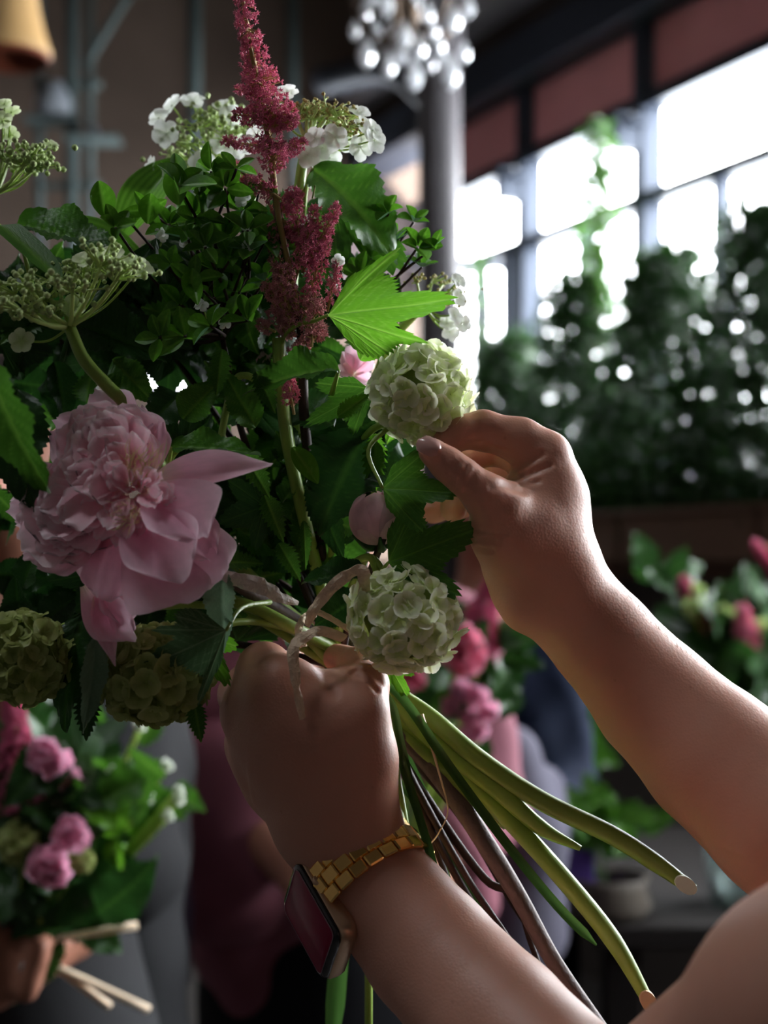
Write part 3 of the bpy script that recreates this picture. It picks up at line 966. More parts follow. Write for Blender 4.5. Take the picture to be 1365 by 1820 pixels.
M_greenf = organic('green_white_floret', (0.55, 0.68, 0.30), (0.78, 0.84, 0.58), rough=.5, trans=.35, bump=0, rand=.08, attr='rim')
M_bud = plain('green_bud', (0.40, 0.50, 0.20), .5, var=.3, scale=60)
M_budo = plain('orange_green_bud', (0.42, 0.36, 0.13), .5, var=.35, scale=80)
M_raffia = plain('raffia', (0.82, 0.63, 0.45), .6, var=.25, scale=70, bump=.5, bscale=400)
M_budpink = organic('peony_bud', (0.76, 0.42, 0.52), (0.85, 0.58, 0.62), rough=.5, trans=.2, bump=.1, nscale=5)


def saw(x): return x - math.floor(x)


def leaf_ovate(nu, nv, width, serr=0.0, nt=16, fold=.12, bend=.15, twist=0.0, ruf=.0, nveins=7, relief=.012, prof=None, seed=0, tip=1.0):
    """leaf of length 1 along +Y, front +Z, real serrated outline and sunken veins"""
    V, Fc, at = [], [], []
    for j in range(nv + 1):
        v = j / nv
        w = (prof(v) if prof else (math.sin(math.pi * v ** .80) ** .82 * (1 - .25 * v))) * width
        s = serr * (saw(v * nt) - .5) * (1 if 0.06 < v < .97 else 0)
        for i in range(nu + 1):
            u = i / nu * 2 - 1
            au = abs(u)
            x = u * w * (1 + s * au ** 3)
            y = v + s * .12 * au ** 3 * width
            ph = (v - .42 * au * width * 1.6 - .02) * nveins
            dv = abs(saw(ph) - .5) * 2
            vein = max(0, (dv - .80) / .20) if au > .02 and 0 < ph < nveins * .93 else 0
            mid_ = math.exp(-(u * w / .018) ** 2)
            q = max(vein * .75 * (1 - au * .5), mid_)
            z = au * fold * w * 2 - relief * q + relief * .8 * (1 - dv) * (1 - au * .3)
            z += -bend * v * v + ruf * math.sin(v * 17 + seed + (2 if u > 0 else 0)) * au * au * width
            a = twist * (v - .3)
            x, z = x * math.cos(a) - z * math.sin(a), x * math.sin(a) + z * math.cos(a)
            V.append((x, y, z)); at.append(min(1, q * .8))
    for j in range(nv):
        for i in range(nu):
            a = j * (nu + 1) + i
            Fc.append((a, a + 1, a + nu + 2, a + nu + 1))
    return V, Fc, at


def leaf_lobed(nr=16, na=150, width=1.0, serr=.05, bend=.15, fold=.10, relief=.012, seed=0, ruf=.03, lobes=((0, 1.0, .50), (52, .86, .46), (-52, .84, .46), (100, .45, .5), (-100, .43, .5)), wav=0.0, tmax=112, floor_=.56, vw=.012, sv_=7.5, taper=0):
    """three-lobed guelder-rose leaf: outline in polar form round the petiole joint"""
    V, Fc, at = [(0, 0, 0)], [], [1.0]
    rnd = random.Random(seed)
    ph0 = rnd.random() * 6

    def R(t):
        r = floor_
        for c, h, w in lobes:
            d = (t - math.radians(c)) / w
            r = max(r, h / (1 + abs(d) ** 2.2 * 1.0) ** 1.0)
        r *= 1 + .035 * math.sin(t * 13 + ph0)
        r *= 1 - taper * (abs(t) / math.radians(tmax)) ** 5
        return r
    for i in range(1, nr + 1):
        s = i / nr
        for k in range(na):
            t = (k / (na - 1) * 2 - 1) * math.radians(tmax)
            r = R(t)
            r *= 1 + serr * (saw(k / na * 34) - .5) * s ** 6 * 2
            x = math.sin(t) * r * s * width; y = math.cos(t) * r * s
            q = 0; dm_ = 9
            for c, h, w in lobes:
                cr = math.radians(c)
                ax_, ay_ = math.sin(cr), math.cos(cr)
                al = (x / width) * ax_ + y * ay_; pe = abs((x / width) * ay_ - y * ax_)
                if al > 0 and al < h:
                    q = max(q, math.exp(-(pe / vw) ** 2))
                    sv = saw((al - pe * 1.0) * sv_ + .3)
                    if pe < .34 * h and pe < dm_:
                        dm_ = pe
                        q = max(q, .65 * max(0, 1 - abs(sv - .5) * 11))
            z = -relief * q - bend * (x * x * .6 + y * abs(y)) + fold * abs(x) + ruf * math.sin(t * 5 + ph0) * s * s + wav * math.sin(y * 6 + x * 3 + ph0) * s
            V.append((x, y, z)); at.append(min(1, q * .8))
    for k in range(na - 1):
        Fc.append((0, 1 + k + 1, 1 + k))
    for i in range(nr - 1):
        for k in range(na - 1):
            a = 1 + i * na + k
            Fc.append((a, a + 1, a + na + 1, a + na))
    return V, Fc, at


_lm = {}


def leaf_mesh(kind, var):
    """shared leaf meshes; the material goes on each object's own slot"""
    key = (kind, var)
    if key in _lm: return _lm[key]
    r = random.Random(hash_(kind) * 31 + var)
    if kind == 'ovate':
        d = leaf_ovate(14, 64, .36, serr=.16, nt=17, fold=r.uniform(.05, .3), bend=r.uniform(.05, .35), twist=r.uniform(-.5, .5), ruf=.12, nveins=8, seed=var, relief=.013)
    elif kind == 'crinkle':
        d = leaf_ovate(14, 64, .38, serr=.12, nt=22, fold=r.uniform(.1, .3), bend=r.uniform(.1, .3), twist=r.uniform(-.3, .3), ruf=.1, nveins=11, seed=var, relief=.03)
    elif kind == 'lobed':
        d = leaf_lobed(seed=var, bend=r.uniform(.05, .3), fold=r.uniform(0, .2), ruf=r.uniform(.03, .09), wav=.01)
    elif kind == 'threelobed':
        d = leaf_lobed(nr=18, na=170, seed=var, bend=.12, fold=.06, ruf=.06, wav=.025, tmax=72, floor_=.60, vw=.009, sv_=9, taper=.45, lobes=((0, 1.0, .44), (46, .90, .36), (-48, .88, .36)))
    elif kind == 'broad':
        d = leaf_lobed(nr=22, na=200, seed=var, serr=.045, bend=.12, fold=.02, ruf=.07, wav=.035, tmax=56, floor_=.60, relief=.009,
                       lobes=((-3, 1.0, .27), (20, .84, .14), (-43, .92, .13), (34, .56, .3)), vw=.008, sv_=10, taper=.45)
    elif kind == 'small':
        d = leaf_ovate(8, 12, .26, fold=r.uniform(.25, .55), bend=r.uniform(-.1, .2), twist=0, nveins=5, relief=.006, prof=lambda v: math.sin(math.pi * (v * .97 + .015) ** .95) ** .75)
    elif kind == 'strap':
        d = leaf_ovate(6, 26, .07, fold=.3, bend=r.uniform(.0, .2), nveins=1, relief=.0, prof=lambda v: min(1, v * 12) * (1 - v ** 6))
    elif kind == 'striped':
        d = leaf_ovate(16, 30, .26, fold=.2, bend=.25, nveins=1, relief=.0, prof=lambda v: math.sin(math.pi * (v * .97 + .02)) ** .7)
        V, Fc, at = d
        at = [(.5 + .5 * math.cos((i % 17) * 1.57 * 2)) * .8 for i in range(len(V))]
        V = [(x, y, z - .006 * a) for (x, y, z), a in zip(V, at)]
        d = (V, Fc, at)
    elif kind == 'toothed':
        d = leaf_ovate(10, 60, .27, serr=.5, nt=11, fold=.15, bend=.15, nveins=11, relief=.012, seed=var)
    V, Fc, at = d
    me = mesh(kind + '_leaf', V, Fc, attrs={'vein': at})
    me.materials.append(None)
    _lm[key] = me
    return me


def hash_(s): return sum(ord(c) * (i + 3) for i, c in enumerate(s)) % 997


def leaf(parent, kind, mat, base, tip, nrm=(0, -1, .3), w=1.0, var=0, label=None, zs=1.0, name='leaf'):
    o = bpy.data.objects.new(name, leaf_mesh(kind, var))
    COL.objects.link(o)
    o.material_slots[0].link = 'OBJECT'; o.material_slots[0].material = mat
    put(o, parent, frame(Vector(base), Vector(tip), Vector(nrm).normalized(), w, zs))
    if label: o['label'] = label
    return o


# hero leaves: kind, material, base, tip (px, py, depth), normal, width factor, variant, petiole start
GRIP = P(602, 1190, .632)
HERO = []


def hero(label, kind, mat, b, t, n, w, var, pet=None, cat='leaf', name='leafy_sprig', group=None):
    B_ = P(*b); T_ = P(*t)
    th = thing(name, label, cat, tuple(B_), group)
    leaf(th, kind, mat, B_, T_, n, w, var)
    if pet:
        pts = [B_] + [P(*q) for q in pet]
        tube('petiole', pts, [.0007, .0010, .0012], M_stem if mat is not M_leafd else M_stemd, th, sides=6)
    return th


hero('bright green lobed leaf with light shining through, right of the pink plume', 'broad', M_leafb, (583, 560, .585), (800, 540, .575), (.05, -1, .15), 1.0, 3,
     [(560, 570, .592), (520, 582, .600), (497, 625, .606), (500, 760, .612), (530, 900, .62)])
hero('large pointed green leaf with a small hole, under the white flower cluster', 'ovate', M_leaf, (556, 300, .62), (725, 425, .61), (.25, -.8, .6), 1.12, 2, [(545, 330, .625), (538, 400, .63)])
hero('drooping green leaf below the pointed leaf with the hole', 'lobed', M_leaf, (590, 360, .635), (720, 470, .63), (.2, -.8, .4), .8, 5, [(560, 420, .64)])
hero('broad dark green leaf with fine side veins at the left edge, upper row', 'crinkle', M_leaf, (30, 400, .60), (222, 440, .585), (0, -.7, .8), .72, 1, [(60, 520, .62)])
hero('arching dark green strap leaf curling over at the left edge', 'strap', M_leaf, (0, 400, .575), (112, 490, .555), (.2, -.5, .8), 2.2, 1, [(-40, 470, .60)])
hero('dark crinkled leaf behind the lacecap stem on the left', 'crinkle', M_leafd, (128, 575, .60), (285, 612, .59), (0, -.9, .5), .95, 2, [(110, 640, .62)])
hero('large blurred dark leaf hanging at the left edge beside the peony', 'ovate', M_leaf, (-25, 640, .50), (60, 885, .505), (-.5, -.9, .1), .75, 3, [(-60, 600, .52)])
hero('second drooping leaf at the left edge, tucked behind the first', 'ovate', M_leafd, (30, 690, .54), (20, 900, .53), (-.1, -1, 0), .9, 4)
hero('folded green leaf crossing in front of the pink plume base', 'ovate', M_leaf, (602, 658, .585), (438, 660, .575), (-.1, -.8, .7), .72, 5, [(590, 700, .60)])
hero('teal green lobed leaf under the small pink flower', 'threelobed', M_leaf, (655, 690, .60), (548, 748, .595), (-.2, -1, .3), .8, 7, [(665, 735, .605)])
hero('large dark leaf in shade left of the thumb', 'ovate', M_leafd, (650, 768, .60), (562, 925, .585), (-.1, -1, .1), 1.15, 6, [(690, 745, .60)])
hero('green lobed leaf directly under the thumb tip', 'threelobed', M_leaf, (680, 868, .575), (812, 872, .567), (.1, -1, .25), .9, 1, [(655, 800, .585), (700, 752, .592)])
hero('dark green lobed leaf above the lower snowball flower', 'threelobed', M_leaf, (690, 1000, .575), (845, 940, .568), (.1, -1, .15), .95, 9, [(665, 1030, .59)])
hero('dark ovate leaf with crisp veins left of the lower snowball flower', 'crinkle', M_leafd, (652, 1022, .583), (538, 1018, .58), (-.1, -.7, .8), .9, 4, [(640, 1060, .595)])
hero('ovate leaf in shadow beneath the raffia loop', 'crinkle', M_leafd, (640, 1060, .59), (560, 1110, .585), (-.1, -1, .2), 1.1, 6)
hero('broad grey-green leaf with pale veins covering the lower olive snowball', 'broad', M_leafq, (402, 1120, .55), (258, 1180, .54), (-.1, -1, -.2), 1.15, 2, [(430, 1080, .57), (480, 1070, .60)])
hero('bright small lobed leaf left of the gripping hand', 'lobed', M_leafb, (352, 1130, .565), (405, 1215, .56), (0, -1, .2), .7, 4)
hero('long dark leaf hanging between the two olive snowballs', 'ovate', M_leafd, (150, 1090, .575), (88, 1285, .56), (-.2, -1, 0), .72, 7, [(200, 1060, .57)])
hero('pale underside leaf hanging point down beside the olive snowball', 'ovate', M_leafp, (172, 1130, .548), (152, 1305, .545), (.4, -1, 0), .42, 8)
hero('ragged dark leaf tip hanging below the long leaf', 'toothed', M_leafd, (160, 1215, .552), (150, 1318, .55), (0, -1, 0), .9, 1)
hero('pale folded leaf underside right of the peony, below its big petal', 'ovate', M_leafp, (398, 1015, .56), (388, 1148, .55), (-.2, -1, .1), .62, 5, [(430, 1040, .58)])
hero('glossy dark leaf right of the peony stem in the centre', 'ovate', M_leaf, (305, 795, .575), (462, 796, .57), (0, -.8, .8), .62, 8, [(295, 850, .585)])
hero('crinkled leaf with white veins above the glossy central leaf', 'crinkle', M_leaf, (325, 745, .59), (385, 675, .585), (.2, -1, .3), 1.0, 9)
hero('wide leaf blade right of the crinkled leaf', 'ovate', M_leaf, (455, 760, .60), (400, 660, .59), (.2, -1, .1), .8, 9)
hero('large pale striped leaf standing behind the upper left cluster', 'striped', M_leafs, (215, 425, .66), (300, 262, .66), (-.3, -1, .1), .9, 0, [(210, 520, .66)])
hero('lime green smooth leaf arching behind the upper left leaves', 'striped', M_leafs, (80, 400, .64), (275, 445, .64), (0, -.7, .8), .9, 1)
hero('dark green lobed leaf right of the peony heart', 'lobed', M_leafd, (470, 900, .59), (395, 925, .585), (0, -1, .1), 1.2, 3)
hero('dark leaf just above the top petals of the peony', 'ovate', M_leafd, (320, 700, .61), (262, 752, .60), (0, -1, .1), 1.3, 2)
hero('small toothed light leaf above the pale raffia knot', 'toothed', M_leaf, (388, 1000, .57), (468, 996, .57), (0, -.9, .6), 1.0, 2)
hero('small green leaf tip at the lower left of the gripping hand', 'toothed', M_leaf, (345, 1245, .56), (356, 1318, .555), (0, -1, .1), .95, 4)
hero('bright leaf fragment under the lower snowball flower', 'lobed', M_leafb, (690, 1180, .60), (725, 1240, .60), (0, -1, .1), .7, 6)
hero('small bright leaf at the lower right of the lower snowball', 'lobed', M_leafb, (735, 1160, .61), (778, 1190, .61), (0, -1, .1), .7, 6)
hero('green leaf behind the bright lobed leaf', 'ovate', M_leafb, (640, 640, .62), (700, 570, .62), (0, -1, .1), .9, 3)
hero('light green leaf behind the upper snowball and thumb', 'ovate', M_leafb, (715, 700, .63), (690, 790, .63), (0, -1, .1), .7, 1)
hero('dark green leaf left of the bud, pointing down', 'ovate', M_leafd, (560, 840, .61), (600, 990, .60), (0, -1, .1), .6, 4)
hero('big green leaf behind the whorls at the left', 'ovate', M_leaf, (200, 640, .61), (270, 710, .605), (0, -1, .1), .9, 2)
hero('drooping pale green leaf between snowball and central stems', 'toothed', M_leafb, (668, 770, .595), (662, 885, .59), (0, -1, .1), .7, 8)
for i, (b, t, lb) in enumerate((((470, 880), (505, 960), 'upper'), ((495, 965), (535, 1030), 'lower'), ((520, 795), (565, 860), 'single'), ((540, 925), (545, 1010), 'thin'), ((455, 660), (490, 730), 'folded'), ((430, 800), (480, 880), 'dim'),
                               ((600, 740), (655, 700), 'raised'), ((395, 620), (385, 700), 'hanging'))):
    hero({'upper': 'narrow light green leaf in the dark centre, right of the peony', 'lower': 'narrow light green leaf above the raffia, in the centre', 'single': 'slim pale leaf lying across the central stems', 'thin': 'thin upright leaf in the dark centre of the bouquet',
          'folded': 'fan-like toothed leaf under the folded leaf', 'dim': 'toothed leaf right of the long peony petal', 'raised': 'bright toothed leaf left of the upper snowball', 'hanging': 'pleated toothed leaf hanging below the small whorls'}[lb],
         'toothed' if lb != 'single' else 'small', M_leafb if lb in ('raised', 'single') else M_leaf, (*b, .585), (*t, .58), (.2, -1, .2), .9 if lb != 'thin' else .5, i)

# ------------------------------------------------------------------ dense foliage that fills the bouquet
FILL = [('leafy branch with dark leaves at the far left of the bouquet', (60, 560), 190, 44), ('leafy branch filling the upper left behind the lacecap', (230, 520), 170, 44),
        ('leafy branch with mixed leaves behind the small whorls', (400, 520), 150, 40), ('leafy branch behind the pink plume', (540, 560), 130, 34),
        ('leafy branch on the right behind the bright leaf', (640, 470), 90, 22), ('leafy branch with dark leaves in the middle of the bouquet', (440, 760), 150, 50),
        ('leafy branch behind the upper snowball flower', (610, 790), 110, 40), ('leafy branch in deep shade behind the peony', (200, 1000), 200, 50),
        ('leafy branch in deep shade between peony and raffia', (450, 1000), 140, 48), ('leafy branch behind the pink bud', (630, 960), 90, 30), ('leafy branch hanging at the lower left', (80, 1090), 120, 22)]
for fi, (lb, c, rad, n) in enumerate(FILL):
    rnd = random.Random(100 + fi)
    hub = P(c[0], c[1], .67)
    th = thing('leafy_branch', lb, 'foliage', tuple(hub))
    tube('stem', [GRIP + Vector((rnd.uniform(-.006, .006), rnd.uniform(0, .02), 0)), (GRIP + hub) / 2 + Vector((.01, .01, 0)), hub], [.0022, .0018, .0012], M_twigd, th, sides=6)
    for i in range(n):
        a = rnd.random() * 6.283; r = math.sqrt(rnd.random()) * rad
        x, y = c[0] + r * math.cos(a), c[1] + r * math.sin(a)
        if x > 690 or (x > 620 and y > 860): x = 600 - rnd.random() * 100
        if y < 330: y = 430
        if y > 1120: y = 1080
        if x < 30 and y > 950: y = 900
        if x < 240 and y < 455: y = 500
        if x > 620 and y < 520: y = 540
        if 240 < x < 300 and 585 < y < 680 : y = 520
        b = P(x, y, rnd.uniform(.615, .72))
        up = Vector((rnd.gauss(0, 1), rnd.gauss(-.3, .5), rnd.gauss(.2, 1))).normalized()
        Ln = rnd.uniform(.018, .034)
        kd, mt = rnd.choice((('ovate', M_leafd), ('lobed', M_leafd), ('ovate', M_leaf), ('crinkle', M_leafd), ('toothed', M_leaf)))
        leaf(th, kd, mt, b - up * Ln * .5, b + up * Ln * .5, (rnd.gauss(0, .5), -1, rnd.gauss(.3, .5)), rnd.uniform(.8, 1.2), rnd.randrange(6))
# ------------------------------------------------------------------ flowers
def floret_mesh(name, n, mat, cup=.25, pw=.62, notch=.0, seed=0, rr=6, ra=4, curl=.0):
    """a flat flower of n rounded petals, radius 1, facing +Z; one mesh shared by all copies"""
    r = random.Random(seed)
    V, Fc, at = [], [], []
    for p in range(n):
        a0_ = 2 * math.pi * (p + r.uniform(-.08, .08)) / n
        cu = cup + r.uniform(-.12, .12)
        tw = r.uniform(-.25, .25)
        b = len(V)
        L_ = r.uniform(.9, 1.05)
        for i in range(rr + 1):
            v = i / rr
            w = pw * (.22 + .78 * math.sin(v / .60 * 1.5708) if v < .60 else math.sqrt(max(0.0, 1 - ((v - .60) / .41) ** 2)))
            for k in range(ra + 1):
                u = k / ra * 2 - 1
                y = (.06 + v * .94) * L_
                x = u * w
                z = cu * v * v - curl * v ** 4 + .16 * abs(u) * w * 1.5 + tw * x + .03 * math.sin(v * 9 + p)
                ca, sa = math.cos(a0_), math.sin(a0_)
                V.append((x * ca - y * sa, x * sa + y * ca, z)); at.append(min(1, v * 1.1))
        for i in range(rr):
            for k in range(ra):
                q = b + i * (ra + 1) + k
                Fc.append((q, q + 1, q + ra + 2, q + ra + 1))
    b = len(V)   # tiny eye
    for k in range(5):
        a = k * 1.2566
        V.append((.09 * math.cos(a), .09 * math.sin(a), .10)); at.append(0)
    V.append((0, 0, .2)); at.append(0)
    Fc += [(b + k, b + (k + 1) % 5, b + 5) for k in range(5)]
    me = mesh(name, V, Fc, attrs={'rim': at})
    me.materials.append(None)
    return me


FL5 = [floret_mesh('floret', 5, None, cup=.3, pw=.50, seed=i) for i in range(4)]
FLW = [floret_mesh('floret', 5, None, cup=.1, pw=.46, seed=10 + i) for i in range(3)]
FL4 = [floret_mesh('floret', 4, None, cup=.15, pw=.52, seed=20 + i) for i in range(2)]


def put_floret(me, mat, parent, c, n, r, spin=0.0, name='floret'):
    o = bpy.data.objects.new(name, me); COL.objects.link(o)
    o.material_slots[0].link = 'OBJECT'; o.material_slots[0].material = mat
    q = Vector(n).normalized().to_track_quat('Z', 'Y').to_matrix() @ Matrix.Rotation(spin, 3, 'Z')
    M = (q * r).to_4x4(); M.translation = c
    put(o, parent, M)
    return o


def cut_face(th, b, t, r, mat, label):
    # slanting cut face of a stem: an oval of pale pith set into the end
    y = (t - b).normalized(); side = y.cross(Vector((0, -1, 0))).normalized(); nn = side.cross(y)
    V = [b - y * r * .5]
    for k in range(18):
        a = k * math.pi / 9
        u, w = math.cos(a), math.sin(a)
        V.append(b + y * (r * 1.5 * (u + .8)) + nn * 0 + Vector((0, -1, 0)) * (r * (.92 - .14 * u)) + side * (w * r * .92))
    for k in range(18):
        a = k * math.pi / 9
        V.append(V[1 + k] + Vector((0, 1, 0)) * r * .8 - y * r * .1)
    Fc = [(0, 1 + k, 1 + (k + 1) % 18) for k in range(18)] + [(1 + k, 19 + k, 19 + (k + 1) % 18, 1 + (k + 1) % 18) for k in range(18)]
    c = Vector((0, 0, 0))
    for q in V[1:19]: c += q / 18
    V[0] = c
    part('cut_face', fixn(mesh('cut_face', V, Fc, smooth=False, mat=mat)), th, None, label)


def snowball(label, px_, py_, Y, rpx, mat, stem_pts, n=95, seed=0, fr=.30, sq=1.0, flat=1.0, front=0.0, smat=None, rad=None):
    rnd = random.Random(seed)
    c = P(px_, py_, Y); R_ = rpx * Y / F
    th = thing('snowball_flower', label, 'flower', tuple(c), 'snowball flowers in the bouquet')
    V, Q = lathe_data(c, [(.001, -R_ * .72), (R_ * .5, -R_ * .52), (R_ * .72, 0), (R_ * .5, R_ * .52), (.001, R_ * .72)], 14)
    part('flower_core', mesh('flower_core', V, Q, mat=plain('core_green', (.25, .32, .10), .7)), th)
    for i in range(n):
        z = 1 - 2 * (i + .5) / n
        a = i * 2.39996 + rnd.uniform(-.15, .15)
        s = math.sqrt(1 - z * z)
        d = Vector((s * math.cos(a), s * math.sin(a), z))
        rr = R_ * rnd.uniform(.78, .92)
        t = (d + Vector((rnd.gauss(0, .3), rnd.gauss(0, .3), rnd.gauss(0, .3)))).normalized()
        put_floret(FL5[rnd.randrange(4)], mat, th, c + Vector((d.x * sq, d.y, d.z * flat)) * rr, t, R_ * fr * rnd.uniform(.85, 1.15), rnd.random() * 6)
    if stem_pts:
        tube('stem', [c] + stem_pts, rad or [.0013, .0017, .0022], smat or M_stem, th, sides=8)
    return th


# lower stems leave the fist at the right and end in slanting cuts
def low(*q, r=.0035): return [P(*a) for a in q]


sb_top = snowball('creamy green snowball flower pinched between thumb and finger at the top', 750, 700, .588, 91, M_cream,
         [P(700, 745, .592), P(655, 770, .598), P(618, 840, .61), P(590, 1000, .625), P(604, 1150, .637), P(690, 1258, .632), P(790, 1342, .615), P(890, 1440, .598), P(1000, 1560, .585), P(1090, 1672, .578), P(1155, 1785, .575)],
         seed=3, flat=.98, rad=[.0014, .0014, .0016, .0018, .002, .0030, .0036, .0040, .0041, .0040, .0038, .0024])
snowball('white-green snowball flower below the raffia, above the wrist', 718, 1102, .572, 100, M_cream,
         [P(690, 1030, .582), P(655, 990, .59), P(620, 1060, .61), P(602, 1160, .637), P(695, 1240, .628), P(765, 1310, .612), P(880, 1400, .596), P(960, 1470, .590), P(1032, 1508, .586)],
         seed=8, n=105, fr=.27, sq=1.03, flat=.93, rad=[.0012, .0012, .0013, .0020, .003, .0036, .0040, .0040, .0034, .0012])
snowball('olive green snowball flower partly under a lobed leaf at the lower left', 272, 1198, .565, 104, M_olive, [P(400, 1110, .59), P(520, 1120, .62), GRIP], seed=12, n=105, fr=.27, flat=.86, sq=1.04)
snowball('dim olive snowball flower at the left edge below the peony', 42, 1168, .565, 86, M_olive, [P(150, 1100, .60), P(400, 1080, .63), GRIP], seed=15, n=90, fr=.27)

# ---- peony
C_P = P(235, 880, .548)
peony = thing('peony', 'large pale pink peony with ruffled petals and one long petal pointing right', 'flower', tuple(C_P))


def petal_mesh(L_=1.0, w=.5, cup=.2, curl=.2, ruf=.04, seed=0, nu=12, nv=16, notch=.0, prof=None, tipw=.8):
    V, Fc, at, ro = [], [], [], []
    r = random.Random(seed)
    p1, p2, p3 = r.random() * 6, r.random() * 6, r.random() * 6
    for j in range(nv + 1):
        v = j / nv
        ww = (prof(v) if prof else (.16 + .84 * math.sin(math.pi * min(1, v * .62) ** 1.1)) * (1 if v < .8 else math.sqrt(max(0.0, 1 - ((v - .8) / .2) ** 2 * (1 - tipw * .3))))) * w
        for i in range(nu + 1):
            u = i / nu * 2 - 1
            jag = notch * (math.sin(u * 9 + p1) + .6 * math.sin(u * 21 + p2)) * v ** 6
            y = v * (1 - .12 * u * u * v) + jag
            x = u * ww
            z = cup * (u * u) * ww * 1.6 - curl * v * v + ruf * (math.sin(u * 6 + p2 + v * 3) + .5 * math.sin(u * 13 + p3)) * v * v - .006 * math.cos(u * 40) * (1 - v) * .6
            V.append((x, y, z)); at.append(min(1, .1 + .6 * v * v + .3 * abs(u) ** 3 + .25 * v ** 8)); ro.append(max(0, 1 - v * 3.6) * .9)
    for j in range(nv):
        for i in range(nu):
            a = j * (nu + 1) + i
            Fc.append((a, a + 1, a + nu + 2, a + nu + 1))
    me = mesh('petal', V, Fc, attrs={'vein': at, 'root': ro})
    me.materials.append(None)
    return me


def petal(th, me, mat, b, t, n, w=1.0, label=None, zs=1.0):
    o = bpy.data.objects.new('petal', me); COL.objects.link(o)
    o.material_slots[0].link = 'OBJECT'; o.material_slots[0].material = mat
    put(o, th, frame(b, t, Vector(n).normalized(), w, zs))
    if label: o['label'] = label
    return o


def guard(b, t, n, ws, label=None, **kw):
    petal(peony, petal_mesh(seed=int(t[0]), nu=18, nv=24, **kw), M_petal, P(*b), P(*t), n, ws, label)


lance = lambda v: (math.sin(math.pi * (v * .92 + .03)) ** .8) * (1 - .2 * v)
guard((270, 855, .556), (488, 828, .545), (.1, -1, .45), .8, 'long pointed petal', w=.21, cup=.35, curl=-.03, ruf=.008, prof=lance)
guard((235, 905, .548), (352, 1052, .530), (.4, -1, .35), 1.0, w=.50, cup=-.22, curl=.10, ruf=.02, tipw=.9)
guard((250, 880, .550), (388, 1020, .535), (.5, -1, .2), 1.0, w=.42, cup=-.18, curl=.12, ruf=.02)
guard((265, 860, .546), (388, 975, .538), (.6, -.9, .5), .9, w=.34, cup=.12, curl=.20, ruf=.03)
guard((262, 865, .540), (355, 925, .520), (.4, -1, .5), 1.0, 'broad front petal', w=.52, cup=.25, curl=.25, ruf=.03)
guard((235, 915, .540), (318, 1010, .517), (.2, -1, .2), 1.0, 'cupped rounded petal', w=.42, cup=.45, curl=.2, ruf=.01)
guard((225, 915, .548), (180, 1062, .535), (-.1, -1, .1), 1.0, w=.36, cup=-.15, curl=.1, ruf=.04)
guard((200, 980, .56), (222, 1110, .545), (.1, -1, .1), 1.0, w=.26, cup=.2, curl=.05, ruf=.05)
guard((150, 1040, .555), (222, 1130, .538), (-.5, -1, .3), 1.0, 'curled lower petal', w=.30, cup=.5, curl=.2, ruf=.04)
guard((170, 1060, .552), (205, 1185, .540), (.2, -1, .1), .8, 'narrow petal tip pointing down', w=.2, cup=.3, curl=0, ruf=.01, prof=lance)
guard((230, 900, .560), (145, 1030, .553), (-.3, -1, 0), 1.0, w=.45, cup=.2, curl=.1, ruf=.05)
guard((250, 960, .565), (290, 1075, .56), (.2, -1, 0), 1.0, w=.5, cup=.1, curl=.1, ruf=.04)
guard((230, 880, .556), (12, 900, .552), (-.2, -1, .2), 1.0, w=.36, cup=.1, curl=.1, ruf=.05, notch=.02)
guard((230, 890, .556), (40, 985, .548), (-.3, -1, .1), 1.0, w=.38, cup=.15, curl=.08, ruf=.05, notch=.02)
guard((230, 890, .550), (75, 940, .535), (-.2, -1, .1), 1.0, w=.36, cup=.2, curl=.12, ruf=.05)
guard((245, 850, .560), (92, 745, .562), (-.4, -1, .2), 1.0, w=.34, cup=.2, curl=.1, ruf=.06, notch=.02)
guard((250, 850, .562), (165, 695, .565), (-.2, -1, .1), 1.0, w=.36, cup=.15, curl=.05, ruf=.06, notch=.02)
guard((255, 850, .560), (248, 722, .558), (.3, -1, .1), 1.0, w=.34, cup=.2, curl=.05, ruf=.05, notch=.03)
guard((262, 860, .556), (285, 748, .555), (.5, -.9, .1), 1.0, w=.24, cup=.25, curl=.05, ruf=.05, notch=.03)
rnd = random.Random(77)
PM = [petal_mesh(seed=200 + i, w=.34 + .04 * (i % 4), cup=.15, curl=rnd.uniform(.0, .3), ruf=.035, nu=10, nv=10, notch=.02) for i in range(7)]


def ruffles(cx, cy, rx, ry, n, bx, by, Yb, Yt0, Yt1, wmin=.9, wmax=1.4, lo_=0.0):
    for i in range(n):
        a = rnd.random() * 6.283; r = math.sqrt(rnd.uniform(lo_, 1))
        x, y = cx + rx * r * math.cos(a), cy + ry * r * math.sin(a)
        Yt = Yt0 + (Yt1 - Yt0) * r * r + rnd.uniform(-.003, .003)
        f = rnd.uniform(.5, .8)
        b = P(bx + (x - bx) * (1 - f) * .8, by + (y - by) * (1 - f) * .8, Yt + .004 + .008 * rnd.random())
        t = P(x, y, Yt)
        d = Vector(((x - bx) / 200, -1, -(y - by) / 200 + .2))
        petal(peony, PM[rnd.randrange(7)], M_petin, b, t, d + Vector((rnd.gauss(0, .2), 0, rnd.gauss(0, .2))), rnd.uniform(wmin, wmax))


ruffles(185, 775, 92, 62, 34, 235, 850, .556, .532, .552)
ruffles(175, 850, 85, 50, 30, 235, 865, .550, .524, .540)
ruffles(110, 915, 90, 66, 36, 215, 885, .552, .530, .547)
ruffles(205, 930, 60, 55, 20, 235, 880, .545, .522, .534, .8, 1.2)
ruffles(95, 950, 75, 50, 16, 215, 900, .55, .532, .545)
ruffles(270, 880, 40, 45, 16, 250, 870, .545, .522, .532, .7, 1.1)
